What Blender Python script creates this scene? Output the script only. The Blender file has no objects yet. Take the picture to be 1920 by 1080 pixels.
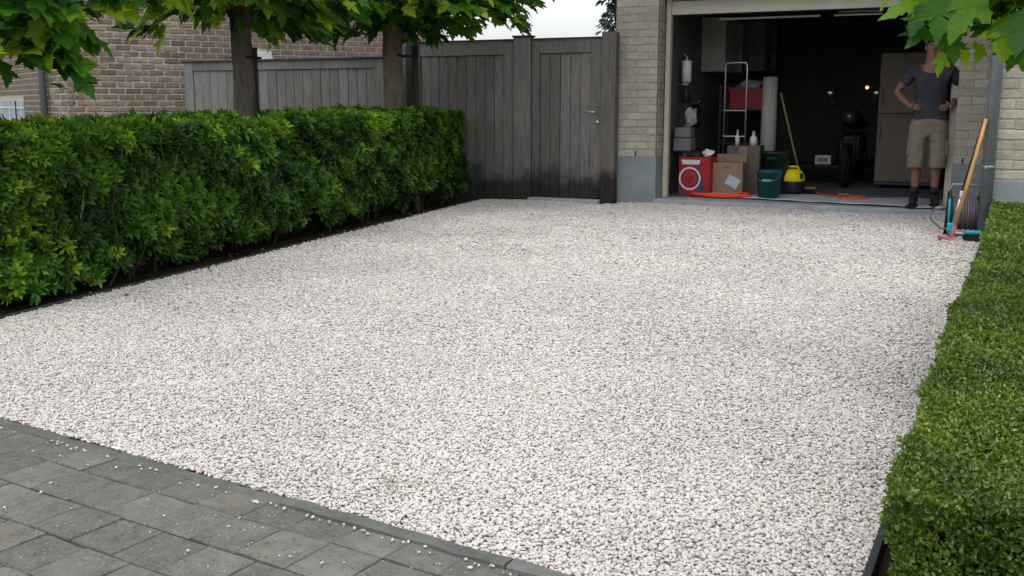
import bpy, bmesh, math, random
import numpy as np
from mathutils import Vector, Matrix, Euler
random.seed(7)
rng = np.random.default_rng(11)
scene = bpy.context.scene
COL = scene.collection
R = math.radians

# ------------------------------------------------------------------ camera, sky, sun, exposure
cam_d = bpy.data.cameras.new("camera")
cam = bpy.data.objects.new("camera", cam_d)
COL.objects.link(cam)
cam.location = (0, 0, 1.2)
cam.rotation_euler = (R(90 - 10.12), 0, math.atan2(1.0157, 2.166))
cam_d.sensor_width = 36
cam_d.lens = 36 * 1939 / 1920
cam_d.clip_start = 0.05
cam_d.clip_end = 3000
scene.camera = cam

SUN_EL, SUN_AZ = 71, 165          # degrees; azimuth clockwise from +Y
world = bpy.data.worlds.new("World")
scene.world = world
world.use_nodes = True
wn = world.node_tree.nodes
wl = world.node_tree.links
wn.clear()
w_out = wn.new("ShaderNodeOutputWorld")
w_bg = wn.new("ShaderNodeBackground")
w_sky = wn.new("ShaderNodeTexSky")
w_hsv = wn.new("ShaderNodeHueSaturation")
w_sky.sky_type = 'NISHITA'
w_sky.sun_disc = False
w_sky.sun_elevation = R(SUN_EL)
w_sky.sun_rotation = R(SUN_AZ)
w_sky.air_density = 1.0
w_sky.dust_density = 2.8
w_sky.ozone_density = 1.0
w_hsv.inputs['Saturation'].default_value = 0.22      # overcast: nearly white sky
w_hsv.inputs['Value'].default_value = 2.2
w_bg.inputs['Strength'].default_value = 0.15
wl.new(w_sky.outputs[0], w_hsv.inputs['Color'])
wl.new(w_hsv.outputs[0], w_bg.inputs['Color'])
wl.new(w_bg.outputs[0], w_out.inputs['Surface'])

sun_d = bpy.data.lights.new("sun", 'SUN')
sun_d.energy = 0.6
sun_d.angle = R(60)
sun_d.color = (1.0, 0.965, 0.92)
sun = bpy.data.objects.new("sun", sun_d)
COL.objects.link(sun)
sdir = Vector((math.sin(R(SUN_AZ)) * math.cos(R(SUN_EL)), math.cos(R(SUN_AZ)) * math.cos(R(SUN_EL)), math.sin(R(SUN_EL))))
sun.rotation_euler = sdir.to_track_quat('Z', 'Y').to_euler()
sun.location = (0, -5, 20)

scene.view_settings.view_transform = 'Standard'
scene.view_settings.look = 'None'
scene.view_settings.exposure = -0.18
scene.view_settings.gamma = 1.0
scene.view_settings.use_curve_mapping = False
scene.cycles.max_bounces = 6
scene.cycles.diffuse_bounces = 4
scene.cycles.transparent_max_bounces = 4

# ------------------------------------------------------------------ materials
def nmat(name):
    m = bpy.data.materials.new(name)
    m.use_nodes = True
    nt = m.node_tree
    nt.nodes.clear()
    out = nt.nodes.new("ShaderNodeOutputMaterial")
    bs = nt.nodes.new("ShaderNodeBsdfPrincipled")
    nt.links.new(bs.outputs[0], out.inputs['Surface'])
    return m, nt, bs, out

def mat(name, col, rough=0.8, var=0.2, scale=6.0, bump=0.15, bscale=60.0, rnd=0.0, metal=0.0, spec=0.3,
        stretch=(1, 1, 1), speck=None, second=None, sec_scale=2.0, sec_amt=0.6, damp=None, bdist=0.01):
    """principled surface: base colour + noise variation, optional second tint in patches,
    per-object brightness change, optional damp line low down (object z)."""
    m, nt, bs, out = nmat(name)
    N, L = nt.nodes.new, nt.links.new
    tc = N("ShaderNodeTexCoord")
    oi = N("ShaderNodeObjectInfo")
    mul = N("ShaderNodeMath"); mul.operation = 'MULTIPLY'; mul.inputs[1].default_value = 41.0
    L(oi.outputs['Random'], mul.inputs[0])
    add = N("ShaderNodeVectorMath"); add.operation = 'ADD'
    L(tc.outputs['Object'], add.inputs[0]); L(mul.outputs[0], add.inputs[1])
    mp = N("ShaderNodeMapping"); mp.inputs['Scale'].default_value = stretch
    L(add.outputs[0], mp.inputs['Vector'])
    n1 = N("ShaderNodeTexNoise"); n1.inputs['Scale'].default_value = scale
    n1.inputs['Detail'].default_value = 6.0; n1.inputs['Roughness'].default_value = 0.65
    L(mp.outputs[0], n1.inputs['Vector'])
    rmp = N("ShaderNodeMapRange")
    rmp.inputs['From Min'].default_value = 0.3; rmp.inputs['From Max'].default_value = 0.7
    rmp.inputs['To Min'].default_value = 1 - var; rmp.inputs['To Max'].default_value = 1 + var
    L(n1.outputs['Fac'], rmp.inputs['Value'])
    rm2 = N("ShaderNodeMapRange")
    rm2.inputs['To Min'].default_value = 1 - rnd; rm2.inputs['To Max'].default_value = 1 + rnd
    L(oi.outputs['Random'], rm2.inputs['Value'])
    vm = N("ShaderNodeMath"); vm.operation = 'MULTIPLY'
    L(rmp.outputs[0], vm.inputs[0]); L(rm2.outputs[0], vm.inputs[1])
    base = N("ShaderNodeRGB"); base.outputs[0].default_value = (*col, 1)
    csrc = base.outputs[0]
    if second:
        n2 = N("ShaderNodeTexNoise"); n2.inputs['Scale'].default_value = sec_scale; n2.inputs['Detail'].default_value = 4
        L(add.outputs[0], n2.inputs['Vector'])
        r2 = N("ShaderNodeMapRange"); r2.inputs['From Min'].default_value = 0.42; r2.inputs['From Max'].default_value = 0.62
        r2.inputs['To Max'].default_value = sec_amt
        L(n2.outputs['Fac'], r2.inputs['Value'])
        mx = N("ShaderNodeMix"); mx.data_type = 'RGBA'
        L(r2.outputs[0], mx.inputs[0]); L(csrc, mx.inputs[6]); mx.inputs[7].default_value = (*second, 1)
        csrc = mx.outputs[2]
    sc = N("ShaderNodeVectorMath"); sc.operation = 'SCALE'
    L(csrc, sc.inputs[0]); L(vm.outputs[0], sc.inputs['Scale'])
    csrc = sc.outputs[0]
    if speck:
        n5 = N("ShaderNodeTexNoise"); n5.inputs['Scale'].default_value = speck[0]; n5.inputs['Detail'].default_value = 2
        L(add.outputs[0], n5.inputs['Vector'])
        r5 = N("ShaderNodeMapRange"); r5.inputs['From Min'].default_value = .58; r5.inputs['From Max'].default_value = .68
        r5.inputs['To Max'].default_value = .7
        L(n5.outputs['Fac'], r5.inputs['Value'])
        m5 = N("ShaderNodeMix"); m5.data_type = 'RGBA'
        L(r5.outputs[0], m5.inputs[0]); L(csrc, m5.inputs[6]); m5.inputs[7].default_value = (*speck[1], 1)
        n6 = N("ShaderNodeTexNoise"); n6.inputs['Scale'].default_value = speck[0] * .8; n6.inputs['Detail'].default_value = 2
        m6 = N("ShaderNodeMapping"); m6.inputs['Location'].default_value = (7.3, 2.1, 4.4)
        L(add.outputs[0], m6.inputs['Vector']); L(m6.outputs[0], n6.inputs['Vector'])
        r6 = N("ShaderNodeMapRange"); r6.inputs['From Min'].default_value = .60; r6.inputs['From Max'].default_value = .70
        r6.inputs['To Max'].default_value = .6
        L(n6.outputs['Fac'], r6.inputs['Value'])
        m7 = N("ShaderNodeMix"); m7.data_type = 'RGBA'
        L(r6.outputs[0], m7.inputs[0]); L(m5.outputs[2], m7.inputs[6]); m7.inputs[7].default_value = (.04, .042, .036, 1)
        csrc = m7.outputs[2]
    if damp:
        z0, z1, f = damp
        sp = N("ShaderNodeSeparateXYZ"); L(tc.outputs['Object'], sp.inputs[0])
        n3 = N("ShaderNodeTexNoise"); n3.inputs['Scale'].default_value = 3.5; n3.inputs['Detail'].default_value = 5
        geo = N("ShaderNodeNewGeometry"); L(geo.outputs['Position'], n3.inputs['Vector'])
        ad = N("ShaderNodeMath"); ad.operation = 'MULTIPLY_ADD'; ad.inputs[1].default_value = -0.7
        L(n3.outputs['Fac'], ad.inputs[0]); L(sp.outputs['Z'], ad.inputs[2])
        md = N("ShaderNodeMapRange"); md.interpolation_type = 'SMOOTHSTEP'
        md.inputs['From Min'].default_value = z0 - .35; md.inputs['From Max'].default_value = z1 - .35
        md.inputs['To Min'].default_value = f; md.inputs['To Max'].default_value = 1.0
        L(ad.outputs[0], md.inputs['Value'])
        s2 = N("ShaderNodeVectorMath"); s2.operation = 'SCALE'
        L(csrc, s2.inputs[0]); L(md.outputs[0], s2.inputs['Scale'])
        csrc = s2.outputs[0]
    L(csrc, bs.inputs['Base Color'])
    bs.inputs['Roughness'].default_value = rough
    bs.inputs['Metallic'].default_value = metal
    bs.inputs['Specular IOR Level'].default_value = spec
    if bump > 0:
        n4 = N("ShaderNodeTexNoise"); n4.inputs['Scale'].default_value = bscale; n4.inputs['Detail'].default_value = 4
        L(mp.outputs[0], n4.inputs['Vector'])
        b = N("ShaderNodeBump"); b.inputs['Strength'].default_value = bump; b.inputs['Distance'].default_value = bdist
        L(n4.outputs['Fac'], b.inputs['Height']); L(b.outputs[0], bs.inputs['Normal'])
    return m

def leaf_mat(name, dark, light, young, use_attr, trans=0.35, rough=0.5, spec=0.25, veins=True):
    """thin leaf: reflecting and letting light through; tone varies leaf by leaf"""
    m, nt, bs, out = nmat(name)
    N, L = nt.nodes.new, nt.links.new
    if use_attr:
        a = N("ShaderNodeAttribute"); a.attribute_name = "tone"; t = a.outputs['Fac']
    else:
        a = N("ShaderNodeObjectInfo"); t = a.outputs['Random']
    cr = N("ShaderNodeValToRGB")
    e = cr.color_ramp.elements
    e[0].position = 0.0; e[0].color = (*dark, 1)
    e[1].position = 1.0; e[1].color = (*young, 1)
    k = cr.color_ramp.elements.new(0.6); k.color = (*light, 1)
    L(t, cr.inputs[0])
    tc = N("ShaderNodeTexCoord")
    no = N("ShaderNodeTexNoise"); no.inputs['Scale'].default_value = 14
    L(tc.outputs['Object'], no.inputs['Vector'])
    mr = N("ShaderNodeMapRange"); mr.inputs['To Min'].default_value = 0.7; mr.inputs['To Max'].default_value = 1.3
    L(no.outputs['Fac'], mr.inputs['Value'])
    sc = N("ShaderNodeVectorMath"); sc.operation = 'SCALE'
    L(cr.outputs[0], sc.inputs[0]); L(mr.outputs[0], sc.inputs['Scale'])
    L(sc.outputs[0], bs.inputs['Base Color'])
    bs.inputs['Roughness'].default_value = rough
    bs.inputs['Specular IOR Level'].default_value = spec
    tr = N("ShaderNodeBsdfTranslucent")
    tcol = N("ShaderNodeVectorMath"); tcol.operation = 'MULTIPLY'; tcol.inputs[1].default_value = (1.9, 1.7, 0.6)
    L(sc.outputs[0], tcol.inputs[0]); L(tcol.outputs[0], tr.inputs['Color'])
    mx = N("ShaderNodeMixShader"); mx.inputs[0].default_value = trans
    L(bs.outputs[0], mx.inputs[1]); L(tr.outputs[0], mx.inputs[2])
    L(mx.outputs[0], out.inputs['Surface'])
    return m

M = {}
M['soil'] = mat('soil', (0.022, 0.018, 0.014), .95, .4, 14, .6, 40, spec=.1)
M['ground'] = mat('ground', (0.06, 0.07, 0.035), .95, .4, 3, .4, 30, spec=.1)
M['gravel_bed'] = mat('gravel_bed', (0.40, 0.38, 0.36), .9, .35, 50, .8, 70, spec=.1)
M['paver'] = mat('paver', (0.140, 0.141, 0.125), .88, .24, 13, .6, 210, rnd=.15, spec=.2, second=(.130, .120, .095), sec_scale=4, sec_amt=.6, speck=(95, (.20, .20, .18)), bdist=.004)
M['joint'] = mat('joint', (0.05, 0.051, 0.045), .95, .4, 40, .4, 120)
M['kerb'] = mat('kerb', (0.118, 0.121, 0.113), .85, .25, 12, .4, 130, rnd=.12, bdist=.005)
M['edging'] = mat('edging', (0.03, 0.032, 0.036), .55, .2, 20, .1, 60)
M['brick_tan'] = mat('brick_tan', (0.39, 0.37, 0.30), .9, .14, 16, .5, 55, rnd=.13, second=(.40, .37, .295), sec_scale=3, spec=.15, bdist=.012)
M['mortar_tan'] = mat('mortar_tan', (0.29, 0.28, 0.235), .95, .25, 20, .6, 60, spec=.1)
M['brick_red'] = mat('brick_red', (0.25, 0.19, 0.15), .9, .22, 14, .5, 55, rnd=.34, second=(.165, .132, .115), sec_scale=4, spec=.15, bdist=.012)
M['mortar_pale'] = mat('mortar_pale', (0.47, 0.425, 0.36), .95, .2, 14, .6, 50, spec=.1)
M['plinth'] = mat('plinth', (0.24, 0.275, 0.285), .85, .16, 5, .25, 60, second=(.205, .23, .225), sec_scale=2.2, spec=.2)
M['cream'] = mat('cream', (0.52, 0.50, 0.40), .5, .08, 6, .03, 40)
M['concrete'] = mat('concrete', (0.33, 0.35, 0.375), .85, .2, 5, .25, 60)
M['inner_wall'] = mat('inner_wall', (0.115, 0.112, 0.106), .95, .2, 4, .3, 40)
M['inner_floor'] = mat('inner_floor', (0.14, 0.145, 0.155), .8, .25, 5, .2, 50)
M['wood_grey'] = mat('wood_grey', (0.172, 0.168, 0.165), .85, .28, 5, .35, 30, rnd=.16, stretch=(9, 9, .7), spec=.15, second=(.145, .13, .115), sec_scale=1.1, sec_amt=.7, bdist=.006)
M['wood_damp'] = mat('wood_damp', (0.172, 0.160, 0.146), .85, .28, 5, .35, 30, rnd=.22, stretch=(9, 9, .7), spec=.15, second=(.135, .145, .15), sec_scale=.9, sec_amt=.8, damp=(.20, .48, .22), bdist=.006)
M['wood_dark'] = mat('wood_dark', (0.05, 0.046, 0.042), .85, .25, 5, .3, 30, stretch=(9, 9, .7), spec=.15)
M['bark'] = mat('bark', (0.14, 0.122, 0.102), .95, .4, 7, .9, 18, stretch=(5, 5, 1.0), spec=.1, bdist=.03)
M['bark_pale'] = mat('bark_pale', (0.14, 0.122, 0.095), .95, .3, 5, .6, 14, stretch=(3, 3, 1.0), second=(.16, .115, .07), spec=.1, bdist=.02)
M['strap'] = mat('strap', (0.012, 0.012, 0.012), .7, .1, 10, .1)
M['zinc'] = mat('zinc', (0.20, 0.22, 0.235), .45, .14, 6, .05, 30, metal=.25, spec=.4)
M['steel'] = mat('steel', (0.55, 0.55, 0.55), .3, .1, 20, .0, metal=.9)
M['white_paint'] = mat('white_paint', (0.62, 0.62, 0.60), .5, .08, 8, .03, 40)
M['offwhite'] = mat('offwhite', (0.35, 0.345, 0.32), .6, .12, 8, .05, 40)
M['grey_plastic'] = mat('grey_plastic', (0.20, 0.205, 0.21), .5, .15, 8, .05, 40)
M['black_plastic'] = mat('black_plastic', (0.016, 0.016, 0.018), .45, .2, 10, .05, 50)
M['rubber'] = mat('rubber', (0.012, 0.012, 0.012), .8, .2, 10, .2, 60)
M['card'] = mat('card', (0.27, 0.185, 0.125), .85, .14, 5, .1, 60, second=(.24, .165, .115), sec_scale=3)
M['card_grey'] = mat('card_grey', (0.13, 0.11, 0.09), .85, .14, 5, .1, 60)
M['red'] = mat('red', (0.33, 0.018, 0.03), .45, .12, 6, .03, 40)
M['dull_red'] = mat('dull_red', (0.36, 0.10, 0.11), .6, .25, 12, .15, 40)
M['crate_red'] = mat('crate_red', (0.20, 0.012, 0.022), .55, .15, 6, .03)
M['fridge'] = mat('fridge', (0.165, 0.14, 0.108), .5, .1, 4, .03)
M['navy'] = mat('navy', (0.05, 0.06, 0.11), .5, .1, 6, .02)
M['orange'] = mat('orange', (0.75, 0.075, 0.02), .45, .15, 8, .05, 40)
M['teal'] = mat('teal', (0.012, 0.095, 0.115), .42, .12, 6, .04, 30)
M['dark_green'] = mat('dark_green', (0.01, 0.035, 0.03), .5, .15, 6, .05, 30)
M['yellow'] = mat('yellow', (0.80, 0.66, 0.01), .4, .06, 6, .02, 30)
M['sheet'] = mat('sheet', (0.55, 0.57, 0.64), .45, .18, 5, .5, 9, bdist=.03)
M['label'] = mat('label', (0.42, 0.50, 0.55), .6, .1, 30, .0)
M['cyan'] = mat('cyan', (0.02, 0.30, 0.42), .45, .12, 8, .03, 30)
M['hose_grey'] = mat('hose_grey', (0.13, 0.12, 0.125), .5, .15, 20, .05)
M['handle_wood'] = mat('handle_wood', (0.45, 0.26, 0.085), .55, .2, 6, .1, 30, stretch=(6, 6, .6))
M['broom_wood'] = mat('broom_wood', (0.22, 0.17, 0.08), .6, .2, 6, .1, 30)
M['bristle'] = mat('bristle', (0.015, 0.015, 0.015), .9, .3, 60, .6, 200)
M['skin'] = mat('skin', (0.22, 0.115, 0.088), .55, .08, 14, .08, 120, spec=.35)
M['hair'] = mat('hair', (0.05, 0.035, 0.025), .7, .3, 40, .4, 120)
M['shirt'] = mat('shirt', (0.05, 0.05, 0.064), .9, .15, 8, .9, 7, spec=.1, bdist=.05)
M['khaki'] = mat('khaki', (0.22, 0.195, 0.145), .9, .16, 8, .9, 8, spec=.1, bdist=.05)
M['shoe'] = mat('shoe', (0.016, 0.016, 0.019), .6, .2, 12, .1)
M['eye'] = mat('eye', (0.12, 0.10, 0.09), .4, .0, 5, 0)
M['paper'] = mat('paper', (0.70, 0.70, 0.68), .8, .1, 12, .2, 20)
M['moto_black'] = mat('moto_black', (0.007, 0.007, 0.008), .4, .1, 10, .0, spec=.5)
M['slate_blue'] = mat('slate_blue', (0.30, 0.36, 0.42), .5, .1, 5, .03)
M['glass_dark'] = mat('glass_dark', (0.03, 0.04, 0.045), .08, .1, 3, 0, spec=.6)
M['roof_tile'] = mat('roof_tile', (0.13, 0.10, 0.085), .9, .3, 10, .4, 20)
M['roof_pale'] = mat('roof_pale', (0.40, 0.40, 0.38), .8, .15, 6, .2, 20)
M['leaf_obj'] = leaf_mat('leaf_obj', (.018, .066, .012), (.055, .175, .014), (.26, .40, .018), False, .46)
M['leaf_attr'] = leaf_mat('leaf_attr', (.016, .055, .014), (.032, .105, .014), (.10, .20, .018), True, .30)
M['choisya'] = leaf_mat('choisya', (.026, .068, .017), (.086, .215, .023), (.29, .47, .03), True, .22, .5, .25)
M['choisya_obj'] = leaf_mat('choisya_obj', (.030, .080, .017), (.092, .225, .023), (.31, .49, .03), False, .22, .5, .25)
M['box_leaf'] = leaf_mat('box_leaf', (.042, .090, .012), (.118, .20, .018), (.30, .37, .05), True, .22, .33, .5)
M['spruce'] = leaf_mat('spruce', (.045, .065, .075), (.07, .10, .11), (.10, .13, .13), True, .1, .8, .1)
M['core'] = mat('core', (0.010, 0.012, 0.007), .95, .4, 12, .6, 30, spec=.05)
M['twig'] = mat('twig', (0.14, 0.12, 0.075), .9, .3, 20, .3, 40)
M['stem_dark'] = mat('stem_dark', (0.06, 0.05, 0.035), .9, .3, 20, .3, 40)
M['petiole'] = mat('petiole', (0.14, 0.20, 0.04), .6, .15, 20, .05, 40)
def emis(name, col, s):
    m, nt, bs, out = nmat(name)
    bs.inputs['Base Color'].default_value = (*col, 1)
    bs.inputs['Emission Color'].default_value = (*col, 1)
    bs.inputs['Emission Strength'].default_value = s
    return m
M['lamp_glow'] = emis('lamp_glow', (1.0, 0.36, 0.10), 4.0)

# pebble material: colour stone by stone
def pebble_mat():
    m, nt, bs, out = nmat('pebble')
    N, L = nt.nodes.new, nt.links.new
    oi = N("ShaderNodeObjectInfo")
    cr = N("ShaderNodeValToRGB"); cr.color_ramp.interpolation = 'LINEAR'
    e = cr.color_ramp.elements
    e[0].position = 0; e[0].color = (.24, .225, .21, 1)
    e[1].position = 1; e[1].color = (.68, .66, .64, 1)
    for p, c in ((.025, (.32, .30, .28)), (.06, (.45, .415, .375)), (.15, (.525, .49, .45)), (.6, (.58, .55, .512)), (.9, (.635, .605, .565))):
        k = e.new(p); k.color = (*c, 1)
    L(oi.outputs['Random'], cr.inputs[0])
    geo = N("ShaderNodeNewGeometry")
    no = N("ShaderNodeTexNoise"); no.inputs['Scale'].default_value = .9; no.inputs['Detail'].default_value = 3
    L(geo.outputs['Position'], no.inputs['Vector'])
    mr = N("ShaderNodeMapRange"); mr.inputs['From Min'].default_value = .35; mr.inputs['From Max'].default_value = .65
    mr.inputs['To Min'].default_value = .91; mr.inputs['To Max'].default_value = 1.05
    L(no.outputs['Fac'], mr.inputs['Value'])
    sc = N("ShaderNodeVectorMath"); sc.operation = 'SCALE'
    L(cr.outputs[0], sc.inputs[0]); L(mr.outputs[0], sc.inputs['Scale'])
    L(sc.outputs[0], bs.inputs['Base Color'])
    bs.inputs['Roughness'].default_value = .8
    bs.inputs['Specular IOR Level'].default_value = .2
    return m
M['pebble'] = pebble_mat()

# ------------------------------------------------------------------ helpers
def link(o, parent=None):
    COL.objects.link(o)
    if parent is not None:
        o.parent = parent
    return o

def tag(o, label=None, cat=None, group=None, kind=None):
    if label: o['label'] = label
    if cat: o['category'] = cat
    if group: o['group'] = group
    if kind: o['kind'] = kind
    return o

def thing(name, label, cat, loc=(0, 0, 0), rz=0.0, group=None, kind=None):
    o = bpy.data.objects.new(name, None)
    o.empty_display_size = .1
    link(o)
    o.location = loc
    o.rotation_euler = (0, 0, rz)
    return tag(o, label, cat, group, kind)

def mk(name, verts, faces, m, parent=None, loc=(0, 0, 0), rot=(0, 0, 0), smooth=False):
    me = bpy.data.meshes.new(name)
    me.from_pydata([tuple(v) for v in verts], [], [tuple(f) for f in faces])
    me.materials.append(M[m])
    if smooth:
        me.polygons.foreach_set('use_smooth', [True] * len(me.polygons))
    me.update()
    o = bpy.data.objects.new(name, me)
    o.location = loc
    o.rotation_euler = rot
    return link(o, parent)

def inst(name, me, parent=None, loc=(0, 0, 0), rot=(0, 0, 0), scale=(1, 1, 1)):
    o = bpy.data.objects.new(name, me)
    o.location = loc; o.rotation_euler = rot; o.scale = scale
    return link(o, parent)

class MB:
    """collects shapes, builds ONE mesh object"""
    def __init__(s): s.v = []; s.f = []
    def add(s, v, f):
        n = len(s.v); s.v += [tuple(p) for p in v]; s.f += [tuple(i + n for i in q) for q in f]; return s
    def box(s, x0, x1, y0, y1, z0, z1, b=0.0):
        if b <= 0:
            v = [(x0, y0, z0), (x1, y0, z0), (x1, y1, z0), (x0, y1, z0), (x0, y0, z1), (x1, y0, z1), (x1, y1, z1), (x0, y1, z1)]
            f = [(0, 3, 2, 1), (4, 5, 6, 7), (0, 1, 5, 4), (1, 2, 6, 5), (2, 3, 7, 6), (3, 0, 4, 7)]
            return s.add(v, f)
        v, f = bev_box(x1 - x0, y1 - y0, z1 - z0, b)
        c = ((x0 + x1) / 2, (y0 + y1) / 2, (z0 + z1) / 2)
        return s.add([(p[0] + c[0], p[1] + c[1], p[2] + c[2]) for p in v], f)
    def tube(s, pts, r, n=8, cap=True):
        pts = [Vector(p) for p in pts]
        rs = r if isinstance(r, (list, tuple)) else [r] * len(pts)
        v, f = [], []
        up = None
        for i, p in enumerate(pts):
            d = (pts[min(i + 1, len(pts) - 1)] - pts[max(i - 1, 0)]).normalized()
            if up is None:
                up = Vector((0, 0, 1)) if abs(d.z) < .9 else Vector((1, 0, 0))
            a = d.cross(up).normalized(); b = a.cross(d).normalized(); up = b
            for k in range(n):
                t = 2 * math.pi * k / n
                v.append(p + (a * math.cos(t) + b * math.sin(t)) * rs[i])
        for i in range(len(pts) - 1):
            for k in range(n):
                f.append((i * n + k, i * n + (k + 1) % n, (i + 1) * n + (k + 1) % n, (i + 1) * n + k))
        if cap:
            f.append(tuple(range(n - 1, -1, -1))); f.append(tuple(range((len(pts) - 1) * n, len(pts) * n)))
        f = [q[::-1] for q in f]
        return s.add(v, f)
    def lathe(s, prof, c=(0, 0, 0), n=20, axis='z', sx=1, sy=1):
        v, f = [], []
        for (r, z) in prof:
            for k in range(n):
                t = 2 * math.pi * k / n
                p = (r * math.cos(t) * sx, r * math.sin(t) * sy, z)
                if axis == 'y': p = (p[0], p[2], p[1])
                if axis == 'x': p = (p[2], p[0], p[1])
                v.append((p[0] + c[0], p[1] + c[1], p[2] + c[2]))
        for i in range(len(prof) - 1):
            for k in range(n):
                q = (i * n + k, i * n + (k + 1) % n, (i + 1) * n + (k + 1) % n, (i + 1) * n + k)
                f.append(q if axis != 'y' else q[::-1])
        return s.add(v, f)
    def torus(s, c, R_, r, n=28, k=8, axis='y'):
        v, f = [], []
        for i in range(n):
            a = 2 * math.pi * i / n
            for j in range(k):
                b = 2 * math.pi * j / k
                q = (R_ + r * math.cos(b))
                p = (q * math.cos(a), r * math.sin(b), q * math.sin(a))
                if axis == 'x': p = (p[1], p[0], p[2])
                if axis == 'z': p = (p[0], p[2], p[1])
                v.append((p[0] + c[0], p[1] + c[1], p[2] + c[2]))
        for i in range(n):
            for j in range(k):
                f.append((i * k + j, ((i + 1) % n) * k + j, ((i + 1) % n) * k + (j + 1) % k, i * k + (j + 1) % k))
        return s.add(v, f)
    def ball(s, c, r, n=12, m=8, sc=(1, 1, 1)):
        prof = [(max(1e-4, math.sin(math.pi * i / m)) * r, -math.cos(math.pi * i / m) * r) for i in range(m + 1)]
        v0 = len(s.v)
        s.lathe(prof, (0, 0, 0), n)
        for i in range(v0, len(s.v)):
            p = s.v[i]; s.v[i] = (p[0] * sc[0] + c[0], p[1] * sc[1] + c[1], p[2] * sc[2] + c[2])
        return s
    def build(s, name, m, parent=None, loc=(0, 0, 0), rot=(0, 0, 0), smooth=False):
        return mk(name, s.v, s.f, m, parent, loc, rot, smooth)

_bb = {}
def bev_box(sx, sy, sz, b, seg=1):
    key = (round(sx, 4), round(sy, 4), round(sz, 4), b, seg)
    if key in _bb: return _bb[key]
    bm = bmesh.new()
    bmesh.ops.create_cube(bm, size=1)
    bmesh.ops.scale(bm, vec=(sx, sy, sz), verts=bm.verts)
    bmesh.ops.bevel(bm, geom=bm.edges[:], offset=b, segments=seg, affect='EDGES')
    bm.verts.index_update()
    r = ([tuple(v.co) for v in bm.verts], [tuple(v.index for v in f.verts) for f in bm.faces])
    bm.free()
    _bb[key] = r
    return r

def box(name, x0, x1, y0, y1, z0, z1, m, parent=None, b=0.0, origin=None):
    """box in parent coordinates; origin gives the object's own origin"""
    o = origin or ((x0 + x1) / 2, (y0 + y1) / 2, 0 if m.startswith('wood') else z0)
    return MB().box(x0 - o[0], x1 - o[0], y0 - o[1], y1 - o[1], z0 - o[2], z1 - o[2], b).build(name, m, parent, o)

def tri_mesh(name, V, F, m, tone=None):
    """fast mesh from numpy arrays (V n x 3, F m x 3)"""
    me = bpy.data.meshes.new(name)
    nv, nf = len(V), len(F)
    me.vertices.add(nv); me.vertices.foreach_set('co', np.ascontiguousarray(V, np.float32).ravel())
    me.loops.add(nf * 3); me.loops.foreach_set('vertex_index', np.ascontiguousarray(F, np.int32).ravel())
    me.polygons.add(nf); me.polygons.foreach_set('loop_start', np.arange(0, nf * 3, 3, dtype=np.int32))
    me.update(calc_edges=True)
    if tone is not None:
        a = me.attributes.new('tone', 'FLOAT', 'POINT'); a.data.foreach_set('value', np.ascontiguousarray(tone, np.float32))
    me.materials.append(M[m])
    return me

def rotmats(X, Y, Z):
    return np.stack([X, Y, Z], axis=2)

def frames(normal, tip, jitter=0.0):
    """n x 3 leaf normals and tip directions -> rotation matrices (leaf local: y to the tip, z normal)"""
    normal = normal / np.linalg.norm(normal, axis=1, keepdims=True)
    tip = tip - normal * (tip * normal).sum(1, keepdims=True)
    tip = tip / (np.linalg.norm(tip, axis=1, keepdims=True) + 1e-9)
    X = np.cross(tip, normal)
    return rotmats(X, tip, normal)

def scatter(name, templates, P, Rm, S, m, tone, parent=None, kind='stuff', pick=None):
    """joins many transformed copies of small template meshes into one mesh object"""
    Vs, Fs, Ts = [], [], []
    off = 0
    pick = rng.integers(0, len(templates), len(P)) if pick is None else pick
    for k, (tv, tf) in enumerate(templates):
        idx = np.where(pick == k)[0]
        if not len(idx): continue
        v = np.einsum('nij,kj->nki', Rm[idx], tv) * S[idx, None, None] + P[idx, None, :]
        nv = len(tv)
        f = tf[None] + (np.arange(len(idx)) * nv)[:, None, None] + off
        Vs.append(v.reshape(-1, 3)); Fs.append(f.reshape(-1, 3)); Ts.append(np.repeat(tone[idx], nv))
        off += len(idx) * nv
    me = tri_mesh(name, np.concatenate(Vs), np.concatenate(Fs), m, np.concatenate(Ts))
    o = bpy.data.objects.new(name, me)
    link(o, parent)
    if kind: o['kind'] = kind
    return o

# ------------------------------------------------------------------ GROUND, DRIVEWAY, PAVEMENT
def sheet(name, poly, z, m, kind='structure', parent=None):
    o = mk(name, [(p[0], p[1], z) for p in poly], [tuple(range(len(poly)))], m, parent)
    if kind: o['kind'] = kind
    return o

sheet('ground', [(-600, -600), (600, -600), (600, 600), (-600, 600)], -0.06, 'ground')

def edge_u(v):                       # left edge of the gravel
    return -5.03 - (v - 3.94) * 0.111
def street_v(u):                     # line where gravel meets the kerb strip
    return 2.65 + (u + 3.44) * -0.132
sheet('soil', [(-8.2, 0.9), (edge_u(1) - .02, 0.9), (edge_u(11.62) - .02, 11.62), (-8.2, 11.62)], -0.02, 'soil')
sheet('soil', [(-.22, 2.2), (2.5, 1.9), (2.5, 9.93), (-.07, 9.93)], -0.02, 'soil')

def edge_r(v):                       # right edge of the gravel
    return -.235 + .019 * (v - 2.65)
GP = [(edge_u(2.85), 2.85), (-.242, street_v(-.242)), (edge_r(9.8), 9.8), (-.03, 9.9), (-.03, 9.95), (-.03, 11.83), (-4.2, 11.83), (-4.2, 11.64), (edge_u(11.6), 11.6)]

def in_drive(x, y):
    ok = (x > edge_u(y) + .004) & (y > street_v(x) - .001) & (y < 11.82)
    ok &= (x < edge_r(y)) | ((y > 9.8) & (x < -.04))
    ok &= ~((y > 11.62) & (x < -4.22))
    return ok

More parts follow.
